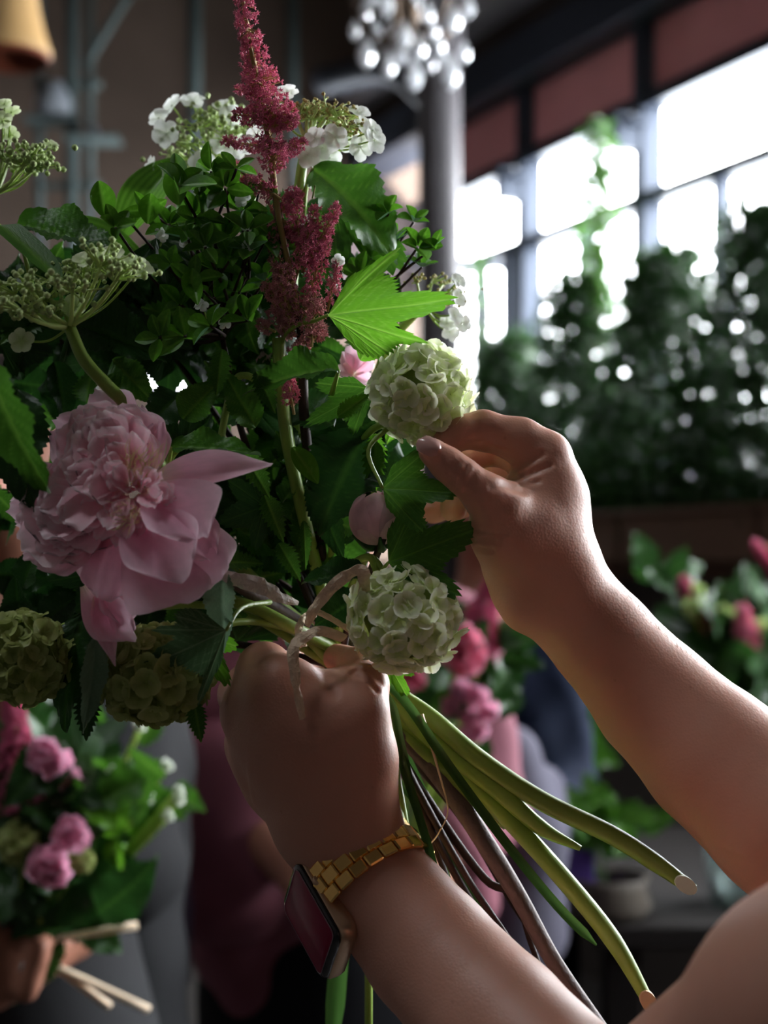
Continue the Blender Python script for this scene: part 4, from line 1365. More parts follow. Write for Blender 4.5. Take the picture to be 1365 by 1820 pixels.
# yellow-white stamen threads in the heart and at the right of the crown
V, Fc = [], []
for i in range(90):
    if i < 55: b = P(rnd.uniform(215, 285), rnd.uniform(815, 865), .535); d = Vector((rnd.gauss(.25, .35), -.5, rnd.gauss(.6, .3)))
    else: b = P(rnd.uniform(225, 250), rnd.uniform(900, 935), .528); d = Vector((rnd.gauss(-.4, .4), -.6, rnd.gauss(-.1, .4)))
    d = d.normalized() * rnd.uniform(.005, .010)
    v_, f_ = tube_data([b, b + d * .5 + Vector((rnd.gauss(0, .0006), 0, rnd.gauss(0, .0006))), b + d], [.00022, .00018, .0001], sides=4, n=2)
    k = len(V); V += v_; Fc += [tuple(j + k for j in q) for q in f_]
part('stamens', mesh('stamens', V, Fc, mat=plain('cream_yellow', (.85, .72, .42), .6)), peony, kind='stuff')
V, Fc = merge([tube_data([P(275, 845, .55), P(290, 815, .546), P(297, 780 + 8 * i, .545)], [.0004, .0003, .00015], sides=4, n=4) for i in range(3)])
part('thread', mesh('thread', V, Fc, mat=plain('cream_thread', (.8, .74, .6), .6)), peony)
tube('stem', [P(240, 900, .565), P(380, 1010, .59), P(480, 1075, .615), P(560, 1130, .63), P(620, 1220, .640), P(700, 1290, .63), P(790, 1390, .61), P(870, 1510, .60), P(925, 1600, .595), P(985, 1710, .59), P(1070, 1835, .585)],
     [.003, .003, .003, .003, .0032, .0040, .0044, .0042, .0038, .0036, .0036], M_twiggrey, peony)
# pale pink bud and the small pink flower behind
bud = thing('peony_bud', 'closed pale pink peony bud among the leaves above the lower snowball', 'flower bud', tuple(P(675, 915, .574)))
bc_ = P(672, 920, .590)
bz = Vector((-.12, -.25, 1)).normalized(); bx = Vector((1, 0, .12)).normalized(); by = bz.cross(bx).normalized(); bx = by.cross(bz)
for i, (az, half, top, off) in enumerate(((265, 75, 1.0, 1.0), (330, 62, .93, 1.05), (200, 60, .95, 1.04), (20, 80, .97, 1.0), (120, 80, 1.0, 1.0), (300, 34, .55, 1.09), (235, 30, .45, 1.08))):
    V, Fc, at, ro = [], [], [], []
    for a_ in range(15):
        v = a_ / 14
        for k in range(15):
            u = k / 14 * 2 - 1
            hw_ = math.radians(half) * (1 - max(0, v - .45) ** 2 * 1.6)
            th_ = math.radians(az) + u * hw_
            ph_ = math.pi * (.03 + .93 * top * v * (1 - .10 * u * u))
            r_ = .0118 * off * math.sin(ph_) ** .85 * (1 + .02 * math.sin(u * 7 + i)) + .0002 * i * 0
            V.append(bc_ + (bx * math.cos(th_) + by * math.sin(th_)) * r_ - bz * .0112 * math.cos(ph_)); at.append(.3 + .7 * v); ro.append(0)
    for a_ in range(14):
        for k in range(14):
            q = a_ * 15 + k
            Fc.append((q, q + 1, q + 16, q + 15))
    part('petal', mesh('petal', V, Fc, attrs={'vein': at, 'root': ro}, mat=M_budpink), bud)
V, Fc = merge([tube_data([bc_ - bz * .010, bc_ - bz * .012 + bx * .005 * math.cos(a) + by * .005 * math.sin(a), bc_ - bz * .006 + (bx * math.cos(a) + by * math.sin(a)) * .0115], [.002, .0022, .0006], sides=6) for a in (0, 1.6, 3.1, 4.7)])
part('sepals', mesh('sepals', V, Fc, mat=M_stemd), bud, kind='stuff')
tube('stem', [P(682, 955, .582), P(650, 1040, .61), P(610, 1170, .636), P(680, 1275, .632), P(740, 1400, .62), P(830, 1560, .605), P(910, 1680, .60), P(962, 1770, .598)], [.0016, .0016, .0018, .0017, .0017, .0016, .0015, .0012], M_twigd, bud, sides=7)
pk = thing('pink_flower', 'small pink flower half hidden behind leaves left of the upper snowball', 'flower', tuple(P(635, 645, .64)))
for i, (b, t, w_) in enumerate((((625, 665), (640, 610), 1.0), ((630, 670), (600, 650), .9), ((632, 668), (665, 640), .9), ((630, 665), (660, 680), .8), ((625, 668), (610, 625), .8), ((628, 660), (650, 625), .8))):
    petal(pk, petal_mesh(seed=430 + i, w=.36, cup=.3, curl=.05, ruf=.04, nu=8, nv=8), M_petal, P(*b, .64), P(*t, .632 + .003 * (i % 3)), (.1 * (i - 3), -1, .2), w_)
tube('stem', [P(628, 668, .645), P(600, 800, .65), GRIP + Vector((0, .012, 0))], [.0015], M_stem, pk)
s_ = thing('pink_flower', 'sliver of a pink flower behind the lower end of the pink plume', 'flower', tuple(P(480, 640, .64)))
for i in range(4):
    petal(s_, petal_mesh(seed=440 + i, w=.4, cup=.3, curl=.05, ruf=.04, nu=8, nv=8), M_petal, P(482, 665, .645), P(465 + i * 12, 625 + (i % 2) * 8, .64), (.2 * (i - 2), -1, .2), .8)


# ---- lacecap flower heads
def bud_bits(cs, r, rnd_):
    V, Fc = [], []
    for c in cs:
        rr = r * rnd_.uniform(.7, 1.2)
        k = len(V)
        d = [Vector((0, 0, rr)), Vector((rr, 0, 0)), Vector((0, rr, 0)), Vector((-rr, 0, 0)), Vector((0, -rr, 0)), Vector((0, 0, -rr))]
        # small faceted globes with eight more points
        V += [c + q for q in d] + [c + Vector((x, y, z)).normalized() * rr for x in (-1, 1) for y in (-1, 1) for z in (-1, 1)]
        ix = lambda x, y, z: k + 6 + (x > 0) * 4 + (y > 0) * 2 + (z > 0)
        for x in (-1, 1):
            for y in (-1, 1):
                for z in (-1, 1):
                    a = k + (1 if x > 0 else 3); b = k + (2 if y > 0 else 4); c_ = k + (0 if z > 0 else 5); m = ix(x, y, z)
                    Fc += [(a, b, m), (b, c_, m), (c_, a, m)] if x * y * z > 0 else [(b, a, m), (c_, b, m), (a, c_, m)]
    return V, Fc


def lacecap(label, joint, tips, flo, Y, stem, budm, flm, frp, seed, nb=14, br=.0011, spread=.008, fme=None, rad=.0009, fdir=(0, -1, .3), srad=None):
    rnd_ = random.Random(seed)
    J = P(*joint, Y)
    th = thing('lacecap_flower', label, 'flower', tuple(J), 'lacecap flower heads in the bouquet')
    rays, cs = [], []
    for (x, y) in tips:
        T_ = P(x, y, Y + rnd_.uniform(-.018, .018))
        m_ = (J + T_) / 2 + Vector((0, rnd_.uniform(-.003, .003), -.0025))
        rays.append(tube_data([J, m_, T_], [rad, rad * .8, rad * .6], sides=5, n=4))
        for i in range(nb):
            c = T_ + Vector((rnd_.gauss(0, spread), rnd_.gauss(0, spread), rnd_.gauss(0, spread * .38)))
            cs.append(c)
            if i % 2 == 0: rays.append(tube_data([T_ - (T_ - J) * .18, c], [rad * .45, rad * .3], sides=4, n=1))
    V, Fc = merge(rays)
    part('flower_rays', mesh('flower_rays', V, Fc, attrs={'vein': [.6] * len(V)}, mat=M_stem), th, kind='stuff')
    V, Fc = bud_bits(cs, br, rnd_)
    part('buds', mesh('buds', V, Fc, mat=budm), th, kind='stuff')
    for (x, y, nx, nz) in flo:
        c = P(x, y, Y + rnd_.uniform(-.012, .004))
        put_floret((fme or FLW)[rnd_.randrange(len(fme or FLW))], flm, th, c, Vector(fdir) + Vector((nx, 0, nz)), frp * Y / F * rnd_.uniform(.85, 1.15), rnd_.random() * 6)
        tube('flower_stalk', [c, (c + J) / 2 + Vector((0, .004, -.002)), J], [.0004, .0005, .0006], M_stem, th, sides=5)
    if stem: tube('stem', [J] + stem, srad or [.0022, .0024, .0024, .0022], M_stem, th)
    return th


lc_a = lacecap('lacecap flower head with greenish buds on a thick curved stem, above the peony', (124, 582),
        [(20, 545), (45, 500), (70, 525), (100, 490), (130, 505), (165, 470), (90, 550), (190, 450), (150, 480), (220, 480), (50, 550), (5, 510)],
        [(38, 606, 0, -.4), (196, 452, .2, 1), (248, 478, .5, .5), (152, 462, 0, .8), (132, 545, 0, 0), (235, 470, .3, .9), (170, 455, -.3, 1.2)], .562,
        [P(150, 640, .56), P(195, 690, .562), P(232, 732, .567), P(330, 900, .60), P(480, 1060, .625), P(592, 1150, .636), P(690, 1222, .630), P(765, 1275, .61), P(850, 1348, .598), P(960, 1422, .59), P(1085, 1483, .583), P(1160, 1530, .579), P(1232, 1582, .577)],
        M_bud, M_greenf, 24, 31, rad=.0012, spread=.0055, br=.0013, nb=34,
        srad=[.0024, .0026, .0026, .0028, .0028, .003, .0028, .0034, .0040, .0042, .0042, .0040, .0038, .0026])
lacecap('pale lacecap flower head at the far left edge, well above the leaves', (-8, 345), [(50, 285), (20, 275), (70, 262), (40, 290), (75, 290), (5, 270)],
        [(70, 290, .3, .3), (90, 258, .5, .8), (20, 200, 0, .4), (5, 215, 0, -.2), (20, 240, .3, 0), (8, 185, 0, .5), (60, 268, 0, .8), (30, 290, 0, .2)], .64,
        [P(-60, 450, .64), P(-60, 520, .65)], M_bud, M_greenf, 17, 32, nb=26, br=.0014, spread=.005)
lacecap('creamy lacecap flower head standing behind the leaves, left of the pink plume', (388, 282), [(350, 215), (372, 200), (395, 230), (330, 250), (320, 280), (345, 300), (400, 200), (410, 240), (380, 320), (360, 330)],
        [(282, 210, -.4, .2), (306, 188, -.8, .3), (342, 180, 0, .5), (296, 238, -.2, -.3), (268, 300, -1.3, .0), (400, 192, .2, .8), (412, 210, .2, .2), (395, 255, 0, 0), (372, 335, 0, 0), (350, 315, -.2, 0), (415, 235, 0, .4), (360, 290, 0, -.1), (420, 265, 0, 0), (385, 315, 0, .2), (278, 322, -.8, -.4)], .68,
        [P(440, 330, .68), P(480, 600, .67), GRIP + Vector((0, .015, 0))], M_bud, M_whitef, 24, 33, nb=26, br=.0014, spread=.007)
lacecap('white lacecap flower head with orange-green buds right of the pink plume', (546, 246), [(525, 195), (545, 190), (565, 190), (590, 192), (612, 202), (632, 222), (575, 205), (600, 215), (620, 235), (555, 205)],
        [(648, 225, .5, .2), (662, 232, .9, 0), (636, 200, .3, 1.0), (640, 262, .3, -.5), (596, 245, 0, -.4), (575, 262, 0, -.5), (560, 245, 0, -.2), (548, 275, 0, -.5), (586, 280, .1, -.6), (618, 250, .2, -.5), (665, 250, .8, -.2), (500, 200, 0, 0.2), (510, 165, 0, .5), (570, 285, 0, -.5), (455, 240, -.2, 0), (440, 260, -.2, 0)], .625,
        [P(535, 310, .625), P(525, 420, .63), P(520, 700, .64), P(585, 1100, .645), P(612, 1230, .650)], M_budo, M_whitef, 23, 34, nb=26, br=.0008, spread=.0045, rad=.0011)
lacecap('small lacecap flower head against the bright window behind the bright lobed leaf', (752, 540), [(770, 495), (790, 500), (800, 520), (740, 495), (785, 540)],
        [(815, 500, .8, .2), (808, 560, .6, 0), (815, 530, 1, 0), (800, 590, .5, -.3), (822, 575, .6, -.2), (795, 575, .2, 0)], .66,
        [P(680, 640, .66), P(620, 900, .655), GRIP + Vector((0, .014, 0))], M_budo, M_whitef, 18, 35, nb=16, br=.0008, spread=.004)

# ---- small-leaved branch with whorls of oval leaves and tiny white blossom
WH = [(262, 372, 28), (205, 405, 24), (318, 330, 34), (375, 305, 26), (345, 385, 28), (400, 335, 30), (430, 375, 30), (470, 430, 30), (445, 445, 27), (400, 425, 30), (390, 480, 30), (335, 425, 28), (345, 500, 28), (305, 470, 25), (425, 520, 30),
      (330, 600, 30), (375, 580, 28), (285, 600, 26), (440, 570, 27), (420, 300, 25), (470, 500, 26), (365, 440, 26), (320, 545, 26), (235, 400, 20), (460, 340, 22), (300, 400, 26), (355, 350, 26), (440, 410, 26), (380, 530, 24), (410, 460, 26)]
rnd = random.Random(5)
sb = thing('leafy_branch', 'fine branch with whorls of small glossy oval leaves, upper left of centre', 'foliage', tuple(P(370, 450, .60)))


def whorls(th, W, Y0, mat=M_leafs, hub=None, dY=.02):
    for (x, y, s) in W:
        c = P(x, y, Y0 + rnd.uniform(-dY, dY * .6))
        ph = rnd.random() * 6
        ax_ = Vector((rnd.gauss(0, .4), -1, rnd.gauss(.5, .4))).normalized()
        e1 = ax_.orthogonal().normalized(); e2 = ax_.cross(e1)
        n = rnd.choice((4, 5, 5, 6))
        for k in range(n):
            a = ph + k * 6.283 / n + rnd.uniform(-.3, .3)
            d = (e1 * math.cos(a) + e2 * math.sin(a) + ax_ * rnd.uniform(-.1, .7) + Vector((0, 0, .25))).normalized()
            L_ = s * rnd.uniform(1.4, 2.1) * Y0 / F
            leaf(th, 'small', mat, c + d * L_ * .08, c + d * L_, ax_ + d * -.3, rnd.uniform(.9, 1.25), rnd.randrange(5))
        if hub is not None:
            tube('twig', [c, (c + hub) / 2 + Vector((rnd.gauss(0, .004), .006, rnd.gauss(0, .004))), hub], [.0006, .0008, .001], M_twigd, th, sides=5)


whorls(sb, WH, .60, hub=P(395, 600, .625))
leaf(sb, 'small', M_leafs, P(188, 388, .60), P(175, 322, .60), (.3, -1, .1), 1.3, 1)
leaf(sb, 'small', M_leafs, P(318, 365, .585), P(312, 290, .585), (-.2, -1, .1), 1.2, 2)
leaf(sb, 'small', M_leafs, P(262, 398, .59), P(268, 345, .59), (.2, -1, .1), 1.4, 3)
leaf(sb, 'small', M_leafs, P(338, 530, .585), P(342, 475, .585), (.2, -1, .1), 1.3, 0)
tube('stem', [P(395, 600, .625), P(440, 800, .63), P(560, 1090, .64), P(622, 1215, .645), P(690, 1300, .635), P(760, 1420, .622), P(860, 1560, .61), P(915, 1590, .606), P(945, 1680, .605), P(972, 1750, .604)],
     [.0012, .0016, .0018, .002, .002, .0019, .0018, .0017, .0013, .001], M_twigd, sb)
sb2 = thing('leafy_branch', 'fine branch with small oval leaves behind the bright lobed leaf at right', 'foliage', tuple(P(740, 420, .63)))
whorls(sb2, [(735, 395, 20), (742, 440, 24), (700, 430, 26), (660, 460, 24), (750, 475, 20), (770, 440, 18), (600, 440, 22), (690, 380, 22), (640, 490, 22)], .63, hub=P(640, 560, .64), dY=.012)
tube('stem', [P(640, 560, .64), P(600, 800, .645), GRIP + Vector((0, .01, 0))], [.001, .0014, .0016], M_twigd, sb2)
for i, (x, y) in enumerate(((435, 352), (328, 430), (360, 425), (293, 415), (438, 435), (545, 395), (560, 330), (360, 545), (600, 460), (445, 400), (396, 575), (520, 640))):
    b_ = thing('white_blossom', ('tiny white blossom by the pink plume', 'tiny white blossom among small oval leaves', 'tiny white blossom between two leaf whorls', 'tiny white blossom low on the left branch', 'tiny white blossom at the plume edge', 'tiny white blossom behind the upper plume',
                                 'tiny white blossom under the orange-green buds', 'tiny white blossom in shade under the whorls', 'tiny pinkish blossom right of the plume', 'tiny white blossom above the plume side branch', 'tiny white blossom near the pleated leaf', 'tiny white blossom below the plume')[i], 'blossom', tuple(P(x, y, .60)))
    for k in range(2):
        put_floret(FL4[k], M_whitef, b_, P(x + rnd.uniform(-7, 7), y + rnd.uniform(-6, 6), .592 if i not in (5, 6) else .62), (rnd.gauss(0, .5), -1, rnd.gauss(.2, .5)), 12 * .6 / F, rnd.random() * 6)
    tube('flower_stalk', [P(x, y, .594), P(x + rnd.uniform(-10, 10), y + 22, .61)], [.0004], M_stem, b_, sides=5)

# ---- astilbe
def star_bits(pts, r, rnd_):
    """tiny five-pointed star flowers scattered round an axis"""
    V, Fc, at = [], [], []
    for c, d, s in pts:
        q = d.to_track_quat('Z', 'Y').to_matrix()
        k = len(V)
        ph = rnd_.random() * 6
        rr = r * s
        V.append(c - d * rr * .5); at.append(.0)
        for j in range(10):
            a = ph + j * .6283
            m = rr * (1.0 if j % 2 == 0 else .42)
            V.append(c + q @ Vector((m * math.cos(a), m * math.sin(a), rr * (.55 if j % 2 == 0 else .1)))); at.append(1.0 if j % 2 == 0 else .3)
        V.append(c + d * rr * .25); at.append(.5)
        for j in range(10):
            a, b = k + 1 + j, k + 1 + (j + 1) % 10
            Fc += [(k + 11, a, b), (k, b, a)]
    return V, Fc, at


ast = thing('astilbe', 'tall pink feathery astilbe plume rising above the bouquet', 'flower', tuple(P(490, 300, .60)))
AX = [(428, -30, .602), (440, 60, .602), (455, 130, .600), (470, 200, .60), (484, 300, .60), (496, 390, .60), (515, 480, .60), (530, 560, .603), (538, 640, .608), (542, 760, .613), (575, 1000, .625), (606, 1170, .637), (668, 1262, .632), (722, 1380, .622), (790, 1520, .612), (870, 1655, .606), (935, 1745, .60)]
tube('stem', [P(*a) for a in AX], [.0006, .0008, .001, .0012, .0014, .0015, .0015, .0016, .0018, .0022, .002, .002, .0018, .0017, .0017, .0016, .0014], M_twigd, ast)
tube('stalk', [P(x, y, Y - .0012) for x, y, Y in AX[:8]], [.0006, .0008, .001, .0012, .0013, .0013, .0013], M_asty, ast)
BR = [((427, -30), (446, 75), 15, 26, 0, 90), ((444, 60), (462, 150), 22, 34, 0, 130), ((456, 130), (490, 215), 34, 40, 0, 190), ((462, 168), (418, 158), 14, 8, 0, 30), ((474, 205), (415, 205), 24, 12, 0, 70), ((482, 215), (526, 190), 20, 13, 0, 50),
      ((485, 225), (530, 212), 16, 12, 0, 45), ((482, 262), (396, 250), 16, 10, 0, 60), ((486, 275), (544, 252), 20, 10, 0, 60), ((480, 240), (490, 300), 26, 26, 0, 80), ((486, 345), (408, 292), 22, 10, 0, 100), ((500, 375), (532, 338), 24, 14, 0, 60), ((455, 400), (462, 375), 10, 8, 0, 20),
      ((535, 440), (520, 345), 26, 14, 0, 70), ((545, 470), (602, 362), 20, 12, 0, 100), ((530, 480), (562, 365), 20, 13, 0, 90), ((510, 400), (535, 430), 22, 22, 0, 60),
      ((540, 560), (580, 420), 18, 14, 0, 120), ((505, 520), (486, 370), 22, 16, 1, 110), ((520, 580), (500, 470), 24, 20, 1, 130), ((555, 600), (560, 520), 22, 18, 1, 80), ((510, 560), (470, 500), 20, 12, 1, 50), ((585, 540), (600, 470), 14, 10, 0, 40), ((480, 585), (460, 575), 12, 10, 1, 25),
      ((560, 600), (575, 580), 16, 16, 1, 40), ((520, 720), (508, 650), 16, 12, 0, 60), ((520, 640), (550, 600), 20, 14, 1, 50), ((490, 545), (520, 600), 24, 20, 1, 80)]
rnd = random.Random(9)
for (a, b, w0, w1, k, n) in BR:
    A = P(*a, .60 + rnd.uniform(-.006, .006)); B_ = P(*b, .60 + rnd.uniform(-.010, .010))
    pts = []
    ax_ = (B_ - A).normalized(); e1 = ax_.orthogonal().normalized(); e2 = ax_.cross(e1)
    for i in range(int(n * 2.0)):
        t = rnd.random(); w = (w0 + (w1 - w0) * t) * .6 / F * (1 if t < .9 else .75)
        an = rnd.random() * 6.283; rr = w * rnd.random() ** .45
        d = (e1 * math.cos(an) + e2 * math.sin(an) + ax_ * .35).normalized()
        pts.append((A + (B_ - A) * t + (e1 * math.cos(an) + e2 * math.sin(an)) * rr, (d + Vector((rnd.gauss(0, .3), rnd.gauss(0, .3), rnd.gauss(0, .3)))).normalized(), rnd.uniform(.75, 1.25)))
    V, Fc, at = star_bits(pts, .00125, rnd)
    pb = part('plume', mesh('plume', V, Fc, smooth=False, attrs={'vein': at}, mat=M_astilbe if k == 0 else M_astilbe2), ast, kind='stuff')
    ks = [tube_data([A - ax_ * .004, (A + B_) / 2, B_], [.0007, .0005, .0003], sides=5, n=3)]
    for i in range(0, len(pts), 4):
        c = pts[i][0]; q = A + ax_ * max(0, (c - A).dot(ax_) - .002)
        ks.append(tube_data([q, c], [.00025, .0002], sides=4, n=1))
    V, Fc = merge(ks)
    part('plume_stalk', mesh('plume_stalk', V, Fc, attrs={'vein': [.5] * len(V)}, mat=M_asty), ast)

# ---- further stems and grass blades below the fist
def stemthing(name, label, cat, pts, rad, mat, **kw):
    th = thing(name, label, cat, tuple(P(*pts[0])))
    tube('stalk', [P(*p) for p in pts], rad, mat, th, **kw)
    return th


M_blade = organic('grass_blade', (0.025, 0.07, 0.012), (0.06, 0.14, 0.03), rough=.35, trans=.3, nscale=8, bump=.3)


def blade(label, pts, w, fold=.5):
    c = catmull([P(*p) for p in pts], 6)
    V, Fc, at = [], [], []
    for i, p in enumerate(c):
        t = (c[min(i + 1, len(c) - 1)] - c[max(i - 1, 0)]).normalized()
        s = t.cross(Vector((.1, -1, .2))).normalized(); nn = s.cross(t)
        k = i / (len(c) - 1)
        ww = w * .6 / F * .5 * (1 if k < .93 else (1 - k) / .07 * .8 + .2)
        for u in (-1, -.5, 0, .5, 1):
            V.append(p + s * u * ww + nn * (fold * abs(u) * ww)); at.append(.2 + .6 * abs(u))
    n0 = len(V)
    for i in range(len(c) - 1):
        for k in range(4):
            a = i * 5 + k
            Fc.append((a, a + 1, a + 6, a + 5))
    th = thing('long_grass', label, 'grass', tuple(P(*pts[0])))
    part('blade', mesh('blade', V, Fc, attrs={'vein': at}, mat=M_blade), th)


blade('long straight dark green blade ending between the two longest cut stems', [(600, 1170, .625), (700, 1225, .605), (800, 1365, .592), (900, 1500, .586), (990, 1610, .582), (1060, 1680, .58)], 17)
blade('green blade passing in front of the bracelet', [(605, 1175, .625), (682, 1270, .600), (725, 1390, .585), (762, 1510, .578), (785, 1600, .578), (805, 1690, .582)], 15)
blade('short green blade at the edge of the fist', [(610, 1190, .625), (688, 1240, .598), (712, 1320, .590), (735, 1420, .590), (770, 1530, .592)], 14)
blade('dark green blade running behind the forearm', [(640, 1200, .64), (720, 1350, .628), (800, 1520, .615), (880, 1650, .608), (960, 1740, .604)], 24)
blade('thin green blade between the dark twigs', [(640, 1200, .64), (700, 1370, .632), (745, 1440, .625), (800, 1560, .618)], 12)
stemthing('plant_stem', 'short green stem with brown scars hugging the wrist above the bracelet', 'stem', [(640, 1250, .645), (680, 1370, .610), (700, 1430, .603), (722, 1500, .60)], [.0028, .003, .0033, .0028], M_stem)
stemthing('plant_stem', 'olive green stem just left of the dark twigs near the bracelet', 'stem', [(640, 1200, .640), (690, 1300, .612), (708, 1400, .604), (722, 1480, .602), (735, 1580, .60)], [.0018, .0018, .0018, .0017], M_stem, sides=7)
stemthing('plant_stem', 'pale green stem with a notch, behind the upper cut stems', 'stem', [(640, 1190, .640), (700, 1280, .63), (760, 1345, .615), (850, 1425, .603), (900, 1470, .60)], [.0022, .0022, .0028, .0030, .0016], M_stem)
stemthing('twig', 'thin dark twig crossing under the grey-brown branch', 'twig', [(630, 1210, .645), (700, 1330, .635), (760, 1470, .622), (805, 1590, .615)], [.0016, .0016, .0015, .0013], M_twigd, sides=7)
stemthing('twig', 'reddish brown twig reaching the bottom edge left of the longest stem', 'twig', [(620, 1210, .65), (700, 1310, .645), (820, 1450, .635), (905, 1590, .625), (960, 1680, .62)], [.0018, .0020, .0022, .0022, .0014], M_twigd, sides=8)
stemthing('plant_stem', 'green stem hanging straight down behind the lower forearm', 'stem', [(620, 1230, .66), (650, 1400, .655), (655, 1600, .65), (655, 1840, .65)], [.0018, .0018, .0018, .0018], M_stem)
blade('broad blurred green blade hanging behind the watch', [(600, 1240, .69), (610, 1450, .70), (605, 1650, .70), (590, 1850, .70)], 40)
for i, (lb, pts) in enumerate((('thick green stem rising through the middle of the bouquet', [(495, 600, .602), (500, 700, .606), (520, 830, .612), (560, 1000, .622), (600, 1160, .637)]),
                               ('brown upright stem beside the thick green one', [(540, 640, .610), (542, 720, .612), (548, 850, .617), (575, 1000, .627), (605, 1170, .64)]),
                               ('curved green stalk under the folded leaf', [(385, 820, .60), (412, 690, .598), (440, 668, .595), (480, 700, .60)]),
                               ('green stalk arching up beside the glossy central leaf', [(300, 880, .60), (300, 820, .59), (330, 785, .585), (350, 770, .585)]),
                               ('green stem coming in from the left below the raffia', [(380, 1060, .60), (450, 1080, .605), (520, 1115, .61), (590, 1150, .63)]),
                               ('green stalk joining the lobed leaves above the lower snowball', [(612, 1010, .59), (655, 990, .586), (672, 1020, .586), (690, 1045, .582)]))):
    stemthing('plant_stem', lb, 'stem', pts, [(.0028 if i in (0, 4) else .0016)], M_stem if i != 1 else M_twig)

# pale cut faces at the ends of the long stems
M_cut = plain('cut_pith', (.72, .80, .66), .6, var=.08)
cut_face(lc_a, P(1202, 1560, .5775), P(1232, 1582, .577), .0034, M_cut, 'pale cut end')
cut_face(sb_top, P(1143, 1762, .5755), P(1156, 1787, .575), .0034, plain('cut_tan', (.62, .42, .25), .6), 'tan cut end')
# ---- raffia ties
def ribbon(label, pts, w, mat=M_raffia, twist=1.5, name='raffia_strip', seed=0):
    c = catmull([P(*p) for p in pts], 8)
    rr_ = random.Random(seed)
    V, Fc = [], []
    for i, p in enumerate(c):
        t = (c[min(i + 1, len(c) - 1)] - c[max(i - 1, 0)]).normalized()
        s = t.cross(Vector((.1, -1, .1))).normalized(); nn = s.cross(t)
        k = i / (len(c) - 1)
        a = twist * math.sin(k * 7 + seed) + .35 * math.sin(k * 31 + seed)
        ww = (w if not isinstance(w, (list, tuple)) else lerp_list(w, 101)[int(k * 100)]) * .58 / F * .5
        q = s * math.cos(a) + nn * math.sin(a); m = q.cross(t)
        for u in (-1, -.33, .33, 1):
            V.append(p + q * u * ww + m * ((.22 if abs(u) < .5 else 0) * ww + rr_.uniform(-.12, .12) * ww))
        for u in (1, .33, -.33, -1):
            V.append(p + q * u * ww + m * ((.35 if abs(u) < .5 else 0) * ww - .00022))
    for i in range(len(c) - 1):
        for k in range(8):
            a = i * 8 + k; b = i * 8 + (k + 1) % 8
            Fc.append((a, b, b + 8, a + 8))
    Fc.append(tuple(range(8))); Fc.append(tuple(range((len(c) - 1) * 8 + 7, (len(c) - 1) * 8 - 1, -1)))
    o = part(name, fixn(mesh(name, V, Fc, smooth=False, mat=mat)), None)
    return tag(o, label, 'ribbon')


ribbon('pale dried raffia loop standing up left of the lower snowball', [(545, 1110, .575), (560, 1080, .568), (600, 1035, .562), (638, 1014, .560), (648, 1030, .562), (645, 1075, .572)], [16, 20, 22, 22, 24, 22], twist=.5, seed=1)
ribbon('raffia end hanging down over the back of the gripping hand', [(612, 1135, .575), (575, 1122, .566), (548, 1128, .562), (522, 1150, .556), (524, 1195, .553), (530, 1235, .553), (538, 1278, .554)], [18, 18, 20, 22, 18, 16, 12], twist=.5, seed=2)
ribbon('wide papery raffia strip beside the peony', [(385, 1018, .558), (420, 1030, .556), (465, 1042, .560), (500, 1062, .568), (530, 1072, .58)], [14, 26, 30, 22, 8], twist=.35, seed=3, mat=plain('pale_raffia', (.72, .64, .55), .6, bump=.4, bscale=300))
ribbon('short raffia end poking out left of the lower snowball', [(560, 1085, .585), (590, 1100, .582), (625, 1122, .582)], 11, twist=.3, seed=4)
ribbon('loop of raffia wound round the stems above the fist', [(540, 1150, .590), (530, 1120, .592), (545, 1095, .600), (575, 1090, .62)], 14, twist=.2, seed=5)
stemthing('grass_stalk', 'thin curled straw dangling between the dark twigs', 'stalk', [(748, 1270, .60), (762, 1310, .598), (782, 1380, .598), (796, 1440, .60), (780, 1480, .60), (765, 1500, .60)], [.0012, .0008, .0005, .0003, .0003, .0003], M_raffia, sides=5)
# ------------------------------------------------------------------ people behind, out of focus
M_skin2 = plain('skin_of_others', (0.30, 0.13, 0.085), .5, var=.1)
M_pink = plain('dusty_pink_cotton', (0.20, 0.065, 0.09), .8, var=.2, scale=6, bump=.3, bscale=40)
M_lilac = plain('lilac_grey_cloth', (0.13, 0.085, 0.14), .8, var=.2)
M_grey = plain('grey_linen', (0.020, 0.020, 0.022), .85, var=.2)
M_black = plain('black_trousers', (0.006, 0.006, 0.008), .9)
M_hair = plain('dark_hair', (0.02, 0.014, 0.012), .5)
M_lips = plain('lips', (.5, .2, .18), .5)
M_eye = plain('eyes', (.05, .04, .04), .2)


